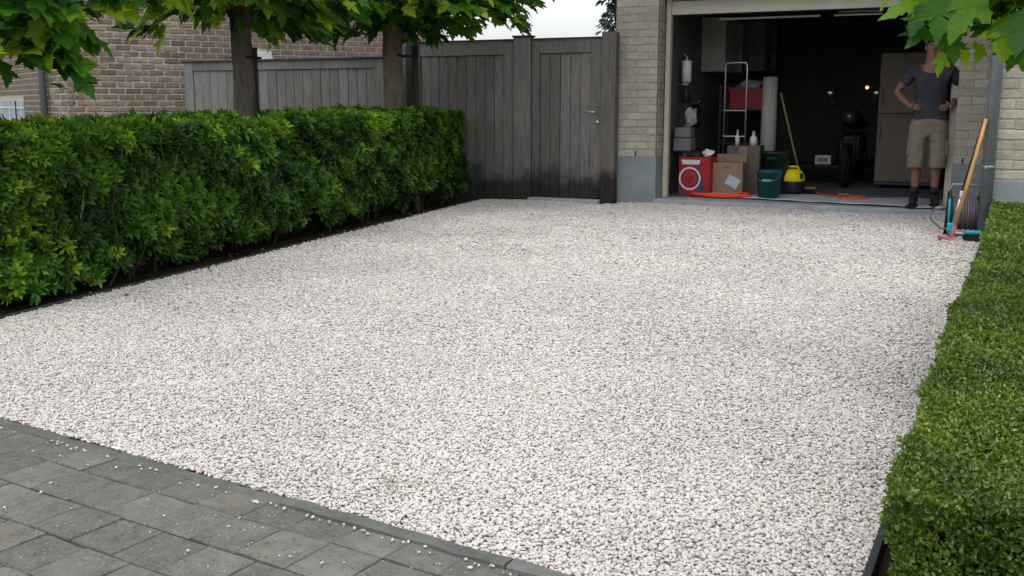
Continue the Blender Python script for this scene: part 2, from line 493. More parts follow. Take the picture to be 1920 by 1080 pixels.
def relief(x, y):
    h = .020 + (.008 * np.sin(x * 2.1 + y * .7) * np.sin(y * 1.7 - x * .4) + .004 * np.sin(x * 5.3 - y * 3.1 + 1) + .005 * np.sin(x * 3.7 + y * 6.1))
    d = np.minimum(np.minimum(y - street_v(x), x - edge_u(y)), np.where(y > 9.8, 1.0, edge_r(y) - x))
    t = np.clip(d / .30, 0, 1)
    return .004 + (h - .004) * t * t * (3 - 2 * t)
def gravel_bed():
    mb = MB()
    mb.add([(p[0], p[1], -.014) for p in GP], [tuple(range(len(GP)))])
    s_ = .08
    for i in range(int(6 / s_)):
        for j in range(int(9.7 / s_)):
            x, y = -6 + i * s_, 2.2 + j * s_
            q = np.array([(x, y), (x + s_, y), (x + s_, y + s_), (x, y + s_)])
            if in_drive(q[:, 0], q[:, 1]).all():
                z = relief(q[:, 0], q[:, 1]) - .006
                mb.add([(a[0], a[1], float(b)) for a, b in zip(q, z)], [(0, 1, 2, 3)])
    o = mb.build('gravel_driveway', 'gravel_bed')
    o['kind'] = 'structure'
gravel_bed()

def pebble_collection():
    c = bpy.data.collections.new('pebble_shapes')
    for k in range(7):
        bm = bmesh.new()
        bmesh.ops.create_icosphere(bm, subdivisions=1, radius=1)
        sx, sy, sz = random.uniform(.95, 1.3), random.uniform(.75, 1.0), random.uniform(.42, .62)
        for v in bm.verts:
            j = random.uniform(.72, 1.15)
            v.co = Vector((v.co.x * sx * j, v.co.y * sy * j, v.co.z * sz * j))
        me = bpy.data.meshes.new('pebble')
        bm.to_mesh(me); bm.free()
        me.materials.append(M['pebble'])
        c.objects.link(bpy.data.objects.new('pebble', me))
    return c
PEB = pebble_collection()

def gravel_object(name, P, smin, smax):
    """points carrying one stone each (geometry nodes)"""
    me = bpy.data.meshes.new(name)
    me.vertices.add(len(P)); me.vertices.foreach_set('co', np.ascontiguousarray(P[:, :3], np.float32).ravel())
    a = me.attributes.new('size', 'FLOAT', 'POINT'); a.data.foreach_set('value', np.ascontiguousarray(P[:, 3], np.float32))
    me.materials.append(M['pebble'])
    o = bpy.data.objects.new(name, me)
    link(o)
    ng = bpy.data.node_groups.new(name + '_nodes', 'GeometryNodeTree')
    ng.interface.new_socket('Geometry', in_out='INPUT', socket_type='NodeSocketGeometry')
    ng.interface.new_socket('Geometry', in_out='OUTPUT', socket_type='NodeSocketGeometry')
    N, L = ng.nodes.new, ng.links.new
    gi, go = N('NodeGroupInput'), N('NodeGroupOutput')
    ci = N('GeometryNodeCollectionInfo'); ci.inputs['Collection'].default_value = PEB
    ci.inputs['Separate Children'].default_value = True; ci.inputs['Reset Children'].default_value = True
    ip = N('GeometryNodeInstanceOnPoints'); ip.inputs['Pick Instance'].default_value = True
    rv = N('FunctionNodeRandomValue'); rv.data_type = 'FLOAT_VECTOR'
    rv.inputs[0].default_value = (-.4, -.4, 0); rv.inputs[1].default_value = (.4, .4, 6.283)
    na = N('GeometryNodeInputNamedAttribute'); na.data_type = 'FLOAT'; na.inputs['Name'].default_value = 'size'
    L(gi.outputs[0], ip.inputs['Points']); L(ci.outputs[0], ip.inputs['Instance'])
    L(rv.outputs[0], ip.inputs['Rotation']); L(na.outputs[0], ip.inputs['Scale'])
    L(ip.outputs[0], go.inputs[0])
    md = o.modifiers.new('stones', 'NODES'); md.node_group = ng
    return o

def gravel_points():
    out = []
    for v0, v1, s in ((2.2, 4.4, .0106), (4.4, 7.2, .0126), (7.2, 11.85, .0158)):
        gx = np.arange(-6.0, 0.0, s); gy = np.arange(v0, v1, s)
        X, Y = np.meshgrid(gx, gy)
        X = X.ravel() + rng.uniform(-.5, .5, X.size) * s; Y = Y.ravel() + rng.uniform(-.5, .5, Y.size) * s
        k = in_drive(X, Y); X, Y = X[k], Y[k]
        Z = relief(X, Y) + rng.uniform(-.0015, .0035, len(X))
        sz = s * .70 * rng.uniform(.72, 1.28, len(X))
        out.append(np.stack([X, Y, Z, sz], 1))
        j = rng.random(len(X)) < .24                       # stones lying loose on top
        out.append(np.stack([X[j] + rng.normal(0, s, j.sum()), Y[j] + rng.normal(0, s, j.sum()), Z[j] + s * .6, sz[j] * rng.uniform(.7, 1.2, j.sum())], 1))
    P = np.concatenate(out)
    return P[in_drive(P[:, 0], P[:, 1])]
GPTS = gravel_points()
g = gravel_object('gravel', GPTS, .7, 1.3)
tag(g, 'pale cream crushed stone gravel covering the driveway', 'gravel', kind='stuff')

# pavement of concrete pavers in running bond, with kerb strip along the gravel
pave = sheet('pavement', [(-9.0, 3.36), (.6, 2.06), (.6, -1.2), (-9.0, -1.2)], -0.014, 'joint')
SD = Vector((.993, -.118, 0)).normalized(); SN = Vector((-SD.y, SD.x, 0)) * -1   # along the street, and towards the viewer
ROT = math.atan2(SD.y, SD.x)
pav_me = []
for k in range(6):
    bm = bmesh.new()
    bmesh.ops.create_cube(bm, size=1)
    bmesh.ops.scale(bm, vec=(.1785, .1795, .06), verts=bm.verts)
    bmesh.ops.translate(bm, vec=(0, 0, -.03), verts=bm.verts)
    top = [e for e in bm.edges if all(v.co.z > -.01 for v in e.verts)]
    bmesh.ops.bevel(bm, geom=top, offset=random.uniform(.003, .006), segments=1, affect='EDGES')
    for v in bm.verts:
        v.co.x += random.uniform(-.0028, .0018); v.co.y += random.uniform(-.0028, .0018); v.co.z += random.uniform(-.0018, .0006)
    me = bpy.data.meshes.new('paver'); bm.to_mesh(me); bm.free(); me.materials.append(M['paver']); pav_me.append(me)
A0 = Vector((-2.243 * 1.2, 1.972 * 1.2, 0))         # a joint crossing on the second long joint
PX, PY = .1825, .1865
for row in range(-1, 10):
    for i in range(-16, 15):
        off = PX * .5 if row % 2 == 0 else 0
        c = A0 + SD * (i * PX + off) + SN * ((row + .5) * PY)
        if row == -1:
            c = A0 + SD * (i * PX + PX * .5) + SN * (-.0735)
        if c.x > -.05 or c.x < -4.6 or c.y < .95 or (c.x > -.35 and c.y > 1.8): continue
        o = inst('paver', random.choice(pav_me), pave, (c.x, c.y, -.002 + random.uniform(-.003, .002)),
                 (random.uniform(-.007, .007), random.uniform(-.007, .007), ROT + random.uniform(-.006, .006)))
        if row == -1: o.scale = (1, .80, 1)
# kerb stones
ku = -2.253 * 1.2
k0 = -7
kn = Vector((.131, .9914, 0))
for k in range(-7, 4):
    u0 = ku + k * .81; u1 = u0 + .803
    if u0 > -.3: break
    u1 = min(u1, -.2)
    dz = random.uniform(-.004, .008); tw = random.uniform(-.006, .006)
    a = Vector((u0, street_v(u0), 0)); b = Vector((u1, street_v(u1), 0))
    L_ = (b - a).length
    bm = bmesh.new(); bmesh.ops.create_cube(bm, size=1)
    bmesh.ops.scale(bm, vec=(L_, .048, .16), verts=bm.verts)
    bmesh.ops.subdivide_edges(bm, edges=[e for e in bm.edges if abs(e.verts[0].co.x - e.verts[1].co.x) > .1], cuts=9)
    for v in bm.verts:
        if v.co.z > 0: v.co.z += random.uniform(-.005, .002); v.co.y += random.uniform(-.0035, .0035)
    bmesh.ops.bevel(bm, geom=[e for e in bm.edges if all(v.co.z > .05 for v in e.verts) and abs(e.verts[0].co.y - e.verts[1].co.y) < .02], offset=.006, segments=1, affect='EDGES')
    me = bpy.data.meshes.new('kerb_stone'); bm.to_mesh(me); bm.free(); me.materials.append(M['kerb'])
    c = (a + b) / 2 - kn * (.026)
    inst('kerb_stone', me, pave, (c.x, c.y, -.073 + dz), (0, tw * .6, math.atan2(b.y - a.y, b.x - a.x) + tw))
# stray stones on the pavers
n = 330
sx = rng.uniform(-4.2, -.5, n); d = np.abs(rng.normal(0, .45, n)) + .06
SP = np.stack([sx, street_v(sx) - d, np.full(n, .004), np.where(rng.random(n) < .12, rng.uniform(.004, .0075, n), rng.uniform(.0011, .003, n))], 1)
SP = np.concatenate([SP, np.stack([(q := rng.uniform(-4.2, -.6, 70)), street_v(q) - rng.uniform(.055, .085, 70), np.full(70, .004), rng.uniform(.003, .0075, 70)], 1)])
g2 = gravel_object('stray_gravel', SP, .7, 1.3)
tag(g2, 'stray white gravel stones scattered over the grey pavers', 'gravel', kind='stuff')

# plastic edging along both beds
MB().tube([(edge_u(v) + .0 + .01 * math.sin(v * 2.2), v, .012) for v in np.arange(2.9, 11.6, .3)], .012, 6).build('edging_strip', 'edging')
tag(bpy.data.objects['edging_strip'], 'thin dark edging strip between gravel and large leafy hedge', 'edging')
e2 = MB()
ea, eb = edge_r(2.17), edge_r(9.78)
e2.add([(ea, 2.17, -.08), (ea + .02, 2.17, -.08), (eb + .02, 9.78, -.08), (eb, 9.78, -.08), (ea, 2.17, .028), (ea + .02, 2.17, .028), (eb + .02, 9.78, .028), (eb, 9.78, .028)],
       [(0, 3, 2, 1), (4, 5, 6, 7), (0, 1, 5, 4), (1, 2, 6, 5), (2, 3, 7, 6), (3, 0, 4, 7)])
tag(e2.build('edging_strip', 'edging'), 'flat black edging strip between gravel and low box hedge', 'edging')

# ------------------------------------------------------------------ BRICK WALLS
def brick_meshes(name, m, L_, H_, D_, n=9, jit=.005):
    r = []
    for k in range(n):
        bm = bmesh.new(); bmesh.ops.create_cube(bm, size=1)
        bmesh.ops.scale(bm, vec=(L_, D_, H_), verts=bm.verts)
        bmesh.ops.translate(bm, vec=(0, D_ / 2, 0), verts=bm.verts)
        bmesh.ops.bevel(bm, geom=[e for e in bm.edges if all(v.co.y < .001 for v in e.verts)], offset=.006, segments=1, affect='EDGES')
        for v in bm.verts:
            v.co += Vector((random.uniform(-jit, jit), random.uniform(-.003, .003), random.uniform(-jit, jit)))
        me = bpy.data.meshes.new(name); bm.to_mesh(me); bm.free(); me.materials.append(M[m]); r.append(me)
    return r

class Bricks:
    """lays bricks one by one on a face; those past the limit are joined"""
    def __init__(s, meshes, L_, H_, jx, jz):
        s.me = meshes; s.L = L_; s.H = H_; s.px = L_ + jx; s.pz = H_ + jz; s.jx = jx; s.list = []
    def face(s, org, ang, length, z0, z1, holes=(), off=0.0, bond=True):
        rows = int((z1 - z0) / s.pz + 1e-6)
        for r in range(rows):
            z = z0 + (r + .5) * s.pz
            x = -(((.5 if r % 2 else 0) * s.px if bond else 0) + random.uniform(-.03, .03) * s.L + off) % s.px - s.px
            while x < length:
                a, b = max(x, 0), min(x + s.L, length)
                x += s.px
                for (h0, h1, hz0, hz1) in holes:
                    if hz0 - s.H / 2 < z < hz1 + s.H / 2:
                        if a >= h0 and b <= h1: b = a
                        elif a < h0 < b: b = h0
                        elif a < h1 < b: a = h1
                if b - a < .03: continue
                c = (a + b) / 2
                s.list.append((org[0] + math.cos(ang) * c, org[1] + math.sin(ang) * c, z, ang, (b - a) / s.L))
    def build(s, parent, key, limit=300):
        s.list.sort(key=key)
        for q in s.list[:limit]:
            inst('brick', random.choice(s.me), parent, (q[0] + random.uniform(-.001, .001), q[1], q[2]),
                 (random.uniform(-.004, .004), 0, q[3] + random.uniform(-.008, .008)), (q[4], 1, 1))
        rest = s.list[limit:]
        if rest:
            mb = MB()
            for q in rest:
                c, sn = math.cos(q[3]), math.sin(q[3])
                hl, hh = s.L * q[4] / 2, s.H / 2
                v = [(q[0] + c * x - sn * y, q[1] + sn * x + c * y, q[2] + z) for x, y, z in
                     [(-hl, 0, -hh), (hl, 0, -hh), (hl, .04, -hh), (-hl, .04, -hh), (-hl, 0, hh), (hl, 0, hh), (hl, .04, hh), (-hl, .04, hh)]]
                mb.add(v, [(4, 5, 6, 7), (0, 1, 5, 4), (1, 2, 6, 5), (3, 0, 4, 7), (0, 3, 2, 1)])
            o = mb.build('brickwork', s.me[0].materials[0].name, parent)
            o['kind'] = 'stuff'

cy, sy_ = math.cos(cam.rotation_euler.z), math.sin(cam.rotation_euler.z)
TH = R(10.12)
def proj(x, y, z):
    """where a world point falls in the photograph (used only to decide which pieces become single objects)"""
    X = x * cy + y * sy_; Y = -x * sy_ + y * cy; Z = z - 1.2
    c = Y * math.cos(TH) - Z * math.sin(TH); u = Y * math.sin(TH) + Z * math.cos(TH)
    c = np.where(np.abs(c) < 1e-3, 1e-3, c)
    return 960 + 1939 * X / c, 540 - 1939 * u / c, c
def seen_key(q):
    px, py, c = proj(q[0], q[1], q[2])
    return float((0 if (c > 0 and -20 < px < 1940 and -15 < py < 1080) else 1000) + math.hypot(q[0], q[1]))

# ---- our house with the open garage
house = thing('brick_house', 'tan brick house with an open garage and grey plinth', 'house', (-2, 11.84, 0))
house.location = (0, 0, 0)
wm = MB()
wm.box(-4.20, -3.685, 11.8445, 12.16, 0, 4.2)                # left pier
wm.box(-.445, -.02, 11.8445, 12.16, 0, 4.2)                  # right pier
wm.box(-3.685, -.445, 11.8445, 12.16, 2.43, 4.2)             # above the opening
wm.box(-.032, 4.0, 9.9545, 12.16, 0, 4.2)                    # projecting wing
wall = wm.build('wall', 'mortar_tan', house)
tan_me = brick_meshes('brick', 'brick_tan', .27, .079, .05)
tb = Bricks(tan_me, .27, .079, .006, .0075)
tb.face((-4.20, 11.84), 0, .515, .575, 4.1)
tb.face((-3.677, 11.90), math.pi / 2, .20, .575, 2.43, off=.09, bond=True)
tb.face((-.445, 11.84), 0, .41, .575, 4.1)
tb.face((-3.685, 11.84), 0, 3.24, 2.44, 4.1)
tb.face((-.04, 9.95), 0, 2.0, .545, 4.1)
tb.build(wall, seen_key, 300)
box('plinth', -4.215, -3.672, 11.832, 12.165, -.05, .575, 'plinth', house, .006)
box('plinth', -.452, -.036, 11.832, 12.165, -.05, .575, 'plinth', house, .006)
box('plinth', -.05, 4.0, 9.938, 11.83, -.05, .545, 'plinth', house, .006)
# little weep holes above the plinth
for (x, y) in ((-3.93, 11.838), (-.355, 11.838)):
    MB().box(-.008, .008, 0, .004, 0, .055).build('weep_hole', 'black_plastic', house, (x, y - .004, .585))
# door frame, shutter, threshold
box('door_frame', -3.668, -3.612, 12.09, 12.18, .09, 2.43, 'cream', house, .004)
box('door_frame', -.525, -.455, 12.09, 12.18, .09, 2.43, 'cream', house, .004)
box('door_frame', -3.612, -.525, 12.09, 12.18, 2.385, 2.43, 'cream', house, .004)
sh = box('garage_shutter', -3.609, -.528, 12.115, 12.15, 2.222, 2.375, 'cream', house, .004)
MB().box(-1.54, 1.54, 0, .012, 0, .018).build('seal', 'rubber', sh, (0, -.004, -.012))
box('threshold', -3.68, -.445, 11.80, 12.19, -.06, .085, 'concrete', house, .006)
inn = MB()
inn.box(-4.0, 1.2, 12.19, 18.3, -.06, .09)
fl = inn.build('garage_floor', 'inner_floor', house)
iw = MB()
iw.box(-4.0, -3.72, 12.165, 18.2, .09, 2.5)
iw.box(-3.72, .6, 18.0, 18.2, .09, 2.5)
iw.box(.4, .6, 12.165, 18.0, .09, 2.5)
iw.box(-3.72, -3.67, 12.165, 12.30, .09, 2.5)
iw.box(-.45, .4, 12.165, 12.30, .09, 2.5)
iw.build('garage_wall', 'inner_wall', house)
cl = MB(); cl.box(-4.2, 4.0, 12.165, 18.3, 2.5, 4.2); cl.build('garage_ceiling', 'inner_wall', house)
# overhead door rails under the ceiling
MB().box(-.58, .58, 0, .03, 0, .022, .004).build('door_rail', 'white_paint', house, (-2.55, 12.45, 2.172))
MB().box(-.26, .26, 0, .03, 0, .020, .004).build('door_rail', 'white_paint', house, (-1.56, 12.45, 2.172))
MB().box(-.24, .24, 0, .03, 0, .018, .004).build('door_rail', 'white_paint', house, (-1.54, 12.50, 2.212))
# roof mass
rf = MB(); rf.box(-4.5, 4.4, 9.6, 18.6, 4.2, 4.4); rf.build('roof', 'roof_tile', house)

# ---- neighbour's house
ND = Vector((.5, .866, 0)); NN = Vector((.866, -.5, 0))
C0 = Vector((-11.52, 10.38, 0))
nh = thing('brick_house', 'brown brick house with pale mortar behind the fence', 'house')
def nbox(mb, s0, s1, d0, d1, z0, z1):
    q = [C0 + ND * s + NN * d for s, d in ((s0, d0), (s0, d1), (s1, d1), (s1, d0))]
    v = [(p.x, p.y, z) for z in (z0, z1) for p in q]
    mb.add(v, [(0, 3, 2, 1), (4, 5, 6, 7), (0, 1, 5, 4), (1, 2, 6, 5), (2, 3, 7, 6), (3, 0, 4, 7)])
nm = MB()
SW0, SW1 = 2.56, 2.92         # window along the wall
nbox(nm, .009, SW0, -8, -.010, -.1, 6.0)
nbox(nm, SW1, 5.65, -8, -.010, -.1, 6.0)
nbox(nm, SW0, SW1, -8, -.010, -.1, 1.25)
nbox(nm, SW0, SW1, -8, -.010, 1.96, 6.0)
nbox(nm, SW0, SW1, -5, -.12, 1.25, 1.96)
nw = nm.build('wall', 'mortar_pale', nh)
red_me = brick_meshes('brick', 'brick_red', .20, .063, .05, 12, .008)
nb = Bricks(red_me, .20, .063, .020, .0215)
ang1 = math.atan2(ND.y, ND.x)
a2 = math.atan2(NN.y, NN.x)
nb.face((C0.x, C0.y), ang1, 5.65, .4, 6.0, holes=((SW0, SW1, 1.25, 1.96),))
LW, SH1 = 7.0, 3.25
c2 = C0 - NN * LW
nb.face((c2.x, c2.y), a2, LW, .4, 6.0, holes=((LW - 6.6, LW - SH1, 0, 1.26),))
def nkey(q):
    # order along the part seen above hedge and fence
    px, py, c = proj(q[0], q[1], q[2])
    s = 0 if (px > -20 and px < 870 and -10 < py < 245) else 1000
    if px > 345 and py > 118: s = 1000
    return float(s + c)
nb.build(nw, nkey, 300)
def nplace(s, d, z): p = C0 + ND * s + NN * d; return (p.x, p.y, z)
w = MB(); w.box(0, .36, .0, .05, 0, .06).box(0, .05, 0, .05, .06, .69).box(.31, .36, 0, .05, .06, .69).box(.05, .31, 0, .05, .63, .69)
win = w.build('window', 'white_paint', nh, nplace(SW0, -.105, 1.26), (0, 0, ang1))
MB().box(0, .26, 0, .01, 0, .57).build('pane', 'glass_dark', win, (.05, .03, .06))
MB().box(.002, .358, -.03, .06, 0, .12, .004).build('lintel', 'white_paint', nh, nplace(SW0, .0, 1.838), (0, 0, ang1))
# pale shutters left of the corner
q = c2 + NN * (LW - 6.6) - ND * .02
sw = MB(); sw.box(0, 6.6 - SH1, .02, .06, 0, 1.0, .004)
shut = sw.build('shutter', 'slate_blue', nh, (q.x, q.y, .25), (0, 0, a2))
for xx in (.4, 1.2, 2.0, 2.55, 3.1):
    MB().box(-.012, .012, -.01, .004, 0, .98).build('slat', 'white_paint', shut, (xx, .019, .01))
for zz in (.3, .62, .88):
    MB().box(0, 3.3, -.006, .004, -.012, .012).build('slat', 'white_paint', shut, (.02, .017, zz))
MB().box(2.62, 2.67, -.006, .004, 0, .98).build('slat', 'rubber', shut, (0, .012, .01))
q = c2 + NN * (LW - 1.3) - ND * .07
MB().tube([(0, 0, 0), (0, 0, 5.5)], .05, 12).build('downpipe', 'zinc', nh, (q.x, q.y, 0), smooth=True)
rr = MB(); nbox(rr, -.3, 5.9, -8.2, .3, 6.0, 6.2); rr.build('roof', 'roof_tile', nh)
# small shed roof past the neighbour's wall
shd = thing('garden_shed', 'low shed with pale grey roof beyond the tall fence', 'shed', (-7.6, 16.6, 0), R(14))
MB().box(-.75, .75, 0, 1.6, 0, 1.85).build('wall', 'offwhite', shd)
MB().add([(-.9, -.1, 1.84), (.9, -.1, 1.84), (.9, 1.7, 1.84), (-.9, 1.7, 1.84), (-.9, .8, 2.2), (.35, .8, 2.2)],
         [(0, 1, 5, 4), (1, 2, 5), (2, 3, 4, 5), (3, 0, 4), (0, 3, 2, 1)]).build('roof', 'roof_pale', shd, (0, 0, .012))

# ------------------------------------------------------------------ FENCES AND GATE
def plank_at(parent, x, y, w_, z0, z1, m, t=.022):
    key = ('plank', round(w_, 3), round(z1 - z0, 3), m)
    if key not in _bb:
        v, f = bev_box(w_, t, z1 - z0, .003)
        me = bpy.data.meshes.new('plank'); me.from_pydata([(p[0], p[1] + t / 2, p[2] + (z1 - z0) / 2 + z0) for p in v], [], f)
        me.materials.append(M[m]); me.update(); _bb[key] = me
    return inst('plank', _bb[key], parent, (x, y + random.uniform(-.003, .003), 0), (0, 0, random.uniform(-.006, .006)))

lf = thing('wooden_fence', 'low grey plank fence with top rail behind the hedge', 'fence', (-8.6, 11.2, 0))
def local(o, x, y): return x - o.location.x, y - o.location.y
x0, x1 = -10.21, -6.98
box('stile', x0 - lf.location.x, x0 + .15 - lf.location.x, -.012, .04, 0, 1.745, 'wood_grey', lf, .004)
box('stile', x1 - .15 - lf.location.x, x1 - lf.location.x, -.012, .04, 0, 1.745, 'wood_grey', lf, .004)
box('rail', x0 + .152 - lf.location.x, x1 - .152 - lf.location.x, -.010, .035, 1.635, 1.744, 'wood_grey', lf, .004)
box('cap', x0 - .03 - lf.location.x, x1 + .0 - lf.location.x, -.03, .06, 1.748, 1.772, 'wood_dark', lf, .003)
npk = 21; pw_ = (x1 - x0 - .304) / npk
for i in range(npk):
    plank_at(lf, x0 + .152 + (i + .5) * pw_ - lf.location.x, .006, pw_ - .006, .05, 1.632, 'wood_grey')
MB().box(x0 - lf.location.x + .15, x1 - lf.location.x - .15, .042, .06, .05, 1.73).build('backing', 'wood_dark', lf)

tf = thing('wooden_fence', 'tall dark grey plank fence panel beside the garden gate', 'fence', (-6.0, 11.70, 0))
ox = tf.location.x
box('post', -7.10 - ox, -6.97 - ox, -.03, .09, 0, 1.93, 'wood_damp', tf, .005)
box('post', -6.955 - ox, -6.86 - ox, -.06, .06, 0, 1.99, 'wood_dark', tf, .005)
box('stile', -6.85 - ox, -6.77 - ox, -.012, .04, .02, 1.95, 'wood_damp', tf, .004)
box('stile', -5.60 - ox, -5.452 - ox, -.012, .04, .02, 1.95, 'wood_damp', tf, .004)
box('rail', -6.768 - ox, -5.602 - ox, -.010, .035, 1.785, 1.948, 'wood_damp', tf, .004)
box('cap', -6.85 - ox, -5.452 - ox, -.025, .055, 1.952, 1.972, 'wood_dark', tf, .003)
npk = 9; pw_ = (6.768 - 5.602) / npk
for i in range(npk):
    plank_at(tf, -6.768 + (i + .5) * pw_ - ox, .006, pw_ - .007, -.04, 1.782, 'wood_damp')
MB().box(-6.77 - ox, -5.45 - ox, .042, .06, -.05, 1.93).build('backing', 'wood_dark', tf)
p = box('post', -5.448 - ox, -5.225 - ox, -.05, .08, -.05, 1.985, 'wood_damp', tf, .006)
MB().box(-.125, .125, -.075, .075, 0, .022, .004).build('post_cap', 'wood_dark', p, (0, 0, 1.987))

gt = thing('garden_gate', 'closed grey plank garden gate with metal handle next to the brick pier', 'gate', (-4.76, 11.70, 0))
ox = gt.location.x
box('stile', -5.218 - ox, -5.115 - ox, -.012, .04, .07, 1.95, 'wood_damp', gt, .004)
st = box('stile', -4.452 - ox, -4.312 - ox, -.012, .04, .07, 1.95, 'wood_damp', gt, .004)
box('rail', -5.112 - ox, -4.455 - ox, -.010, .035, 1.79, 1.948, 'wood_damp', gt, .004)
box('cap', -5.218 - ox, -4.312 - ox, -.025, .055, 1.952, 1.972, 'wood_dark', gt, .003)
npk = 5; pw_ = (5.112 - 4.455) / npk
for i in range(npk):
    plank_at(gt, -5.112 + (i + .5) * pw_ - ox, .006, pw_ - .007, .07, 1.787, 'wood_damp')
MB().box(-5.22 - ox, -4.31 - ox, .042, .06, -.05, 1.93).build('backing', 'wood_dark', gt)
MB().tube([(0, 0, 0), (0, -.05, 0), (-.02, -.06, 0), (-.13, -.06, 0)], .009, 8).build('handle', 'steel', gt, (-4.375 - ox, -.012, 1.10), smooth=True)
MB().lathe([(.001, 0), (.022, 0), (.022, .012), (.001, .014)], axis='y', n=14).build('lock', 'steel', gt, (-4.36 - ox, -.028, .98), smooth=True)
box('post', -4.308 - ox, -4.132 - ox, -.05, .08, -.05, 2.02, 'wood_damp', gt, .005)
sill = box('step', -5.22, -4.30, 11.57, 11.82, -.05, .062, 'concrete', None, .006)
tag(sill, 'low stone step under the garden gate', 'step')

# ------------------------------------------------------------------ DOWNPIPE
dp = thing('downpipe', 'grey zinc rain downpipe on the house corner behind the tools', 'downpipe', (-.085, 9.868, 0))
MB().tube([(0, 0, -.03), (0, 0, 4.3)], .052, 20).build('pipe', 'zinc', dp, smooth=True)
for z in (.66, 2.4):
    c = MB().tube([(0, 0, z - .014), (0, 0, z + .014)], .056, 20).build('clamp', 'zinc', dp, smooth=True)
    MB().lathe([(.001, -.02), (.011, -.02), (.011, 0), (.001, 0)], axis='y', n=10).build('screw', 'steel', c, (-.02, -.056, z))

# ------------------------------------------------------------------ LEFT HEDGE (big leafy shrubs)
def rosette(n, spread, seed):
    r = np.random.default_rng(seed)
    V, F = [], []
    for i in range(n):
        az = 2 * math.pi * (i * .382 + r.uniform(-.05, .05)); el = R(r.uniform(8, 62)) if i < n * .7 else R(r.uniform(50, 85))
        L_ = r.uniform(.7, 1.1); w_ = L_ * r.uniform(.13, .19)
        d = np.array([math.cos(az) * math.cos(el), math.sin(az) * math.cos(el), math.sin(el)])
        s = np.cross(d, [0, 0, 1]); s /= np.linalg.norm(s); nn = np.cross(s, d)
        o = d * .08 + np.array([0, 0, r.uniform(-.5, .15)]) * spread
        droop = -.22 * L_
        pts = [o, o + d * L_ * .35 + s * w_ * .75 + nn * .05, o + d * L_ * .72 + s * w_ + nn * (.05 + droop * .4),
               o + d * L_ + nn * droop, o + d * L_ * .72 - s * w_ + nn * (.05 + droop * .4), o + d * L_ * .35 - s * w_ * .75 + nn * .05]
        b = len(V); V += pts
        F += [(b, b + 2, b + 1), (b, b + 3, b + 2), (b, b + 4, b + 3), (b, b + 5, b + 4)]
    return np.array(V, float), np.array(F, int)
ROS = [rosette(k, .6, 20 + k) for k in (12, 14, 15, 16, 13)]

def bumps(a, b, seed=0):
    return (np.sin(a * 3.1 + seed) * np.sin(b * 4.3 + 1 + seed) + .6 * np.sin(a * 7.7 + 2 * seed) * np.sin(b * 6.9 + seed) + .4 * np.sin(a * 13 + b * 11))

def hedge_points():
    P, Nn = [], []
    V0, V1 = 1.6, 11.42
    def hz(v): return 1.0 + .012 * (v - 4)
    def add(p, n, deep):
        P.append(p); Nn.append(n)
    n = 8000                         # front
    v = rng.uniform(V0, V1, n); z = .04 + (hz(v) - .04) * rng.random(n) ** .88
    b = bumps(v, z * 2)
    low = np.clip((.38 - z) / .38, 0, 1)
    u = edge_u(v) - .17 + .055 * b - .09 * low - np.abs(rng.normal(0, .085, n))
    keep = z > .02 + .05 * np.sin(v * 5) + .05 * np.sin(v * 11.3) + .028 * np.maximum(v - 4.6, 0)
    p = np.stack([u, v, z], 1)[keep]; nr = np.stack([np.ones(n), -.25 + 0 * v, .35 + .5 * np.clip((z - .8) * 4, 0, 1)], 1)[keep]
    add(p, nr, 0)
    n = 5600                         # top
    v = rng.uniform(V0, V1, n); w_ = rng.random(n) * 1.15
    z = hz(v) + .045 * bumps(v * .9, w_ * 3, 2) - np.abs(rng.normal(0, .035, n)) - .06 * (w_ < .08)
    p = np.stack([edge_u(v) - .16 - w_, v, z], 1); nr = np.stack([.25 + 0 * v, -.15 + 0 * v, 1 + 0 * v], 1)
    add(p, nr, 0)
    n = 900                          # far end
    w_ = rng.random(n) * 1.15; z = rng.uniform(.15, 1.08, n)
    p = np.stack([edge_u(V1) - .16 - w_, V1 + .04 * bumps(w_, z) - .03, z], 1); nr = np.stack([.3 + 0 * z, .9 + 0 * z, .3 + 0 * z], 1)
    add(p, nr, 0)
    n = 800
    w_ = rng.random(n) * 1.15; z = rng.uniform(.15, 1.0, n)
    p = np.stack([edge_u(V0) - .16 - w_, V0 + .04 * bumps(w_, z), z], 1); nr = np.stack([.2 + 0 * z, -.9 + 0 * z, .3 + 0 * z], 1)
    add(p, nr, 0)
    return np.concatenate(P), np.concatenate(Nn)

hedge = thing('hedge', 'tall leafy evergreen hedge with dark base along the left of the gravel', 'hedge', (0, 0, 0))
HP, HN = hedge_points()
N_ = HN / np.linalg.norm(HN, axis=1, keepdims=True) + rng.normal(0, .38, HN.shape)
T_ = rng.normal(0, 1, HN.shape)
RM = frames(N_, T_)
SZ = rng.uniform(.044, .084, len(HP))
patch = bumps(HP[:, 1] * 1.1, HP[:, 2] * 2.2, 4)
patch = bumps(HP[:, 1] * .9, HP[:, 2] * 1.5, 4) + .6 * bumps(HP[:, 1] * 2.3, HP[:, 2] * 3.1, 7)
TONE = np.clip(.26 + .24 * patch + rng.normal(0, .20, len(HP)) + .26 * (HP[:, 2] > .93), 0, 1)  # patchy random tone; last term paints skylight on the hedge top as lighter leaves
px, py, cc = proj(HP[:, 0], HP[:, 1], HP[:, 2])
vis = (px > 0) & (px < 900) & (HP[:, 0] > edge_u(HP[:, 1]) - .30)
order = np.argsort(np.where(vis, cc - .35 * rng.random(len(HP)), 99))
solo = order[:300]
restm = np.ones(len(HP), bool); restm[solo] = False
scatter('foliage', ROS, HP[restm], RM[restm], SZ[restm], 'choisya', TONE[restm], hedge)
ros_me = [tri_mesh('leaf_cluster', v, f, 'choisya_obj') for v, f in ROS]
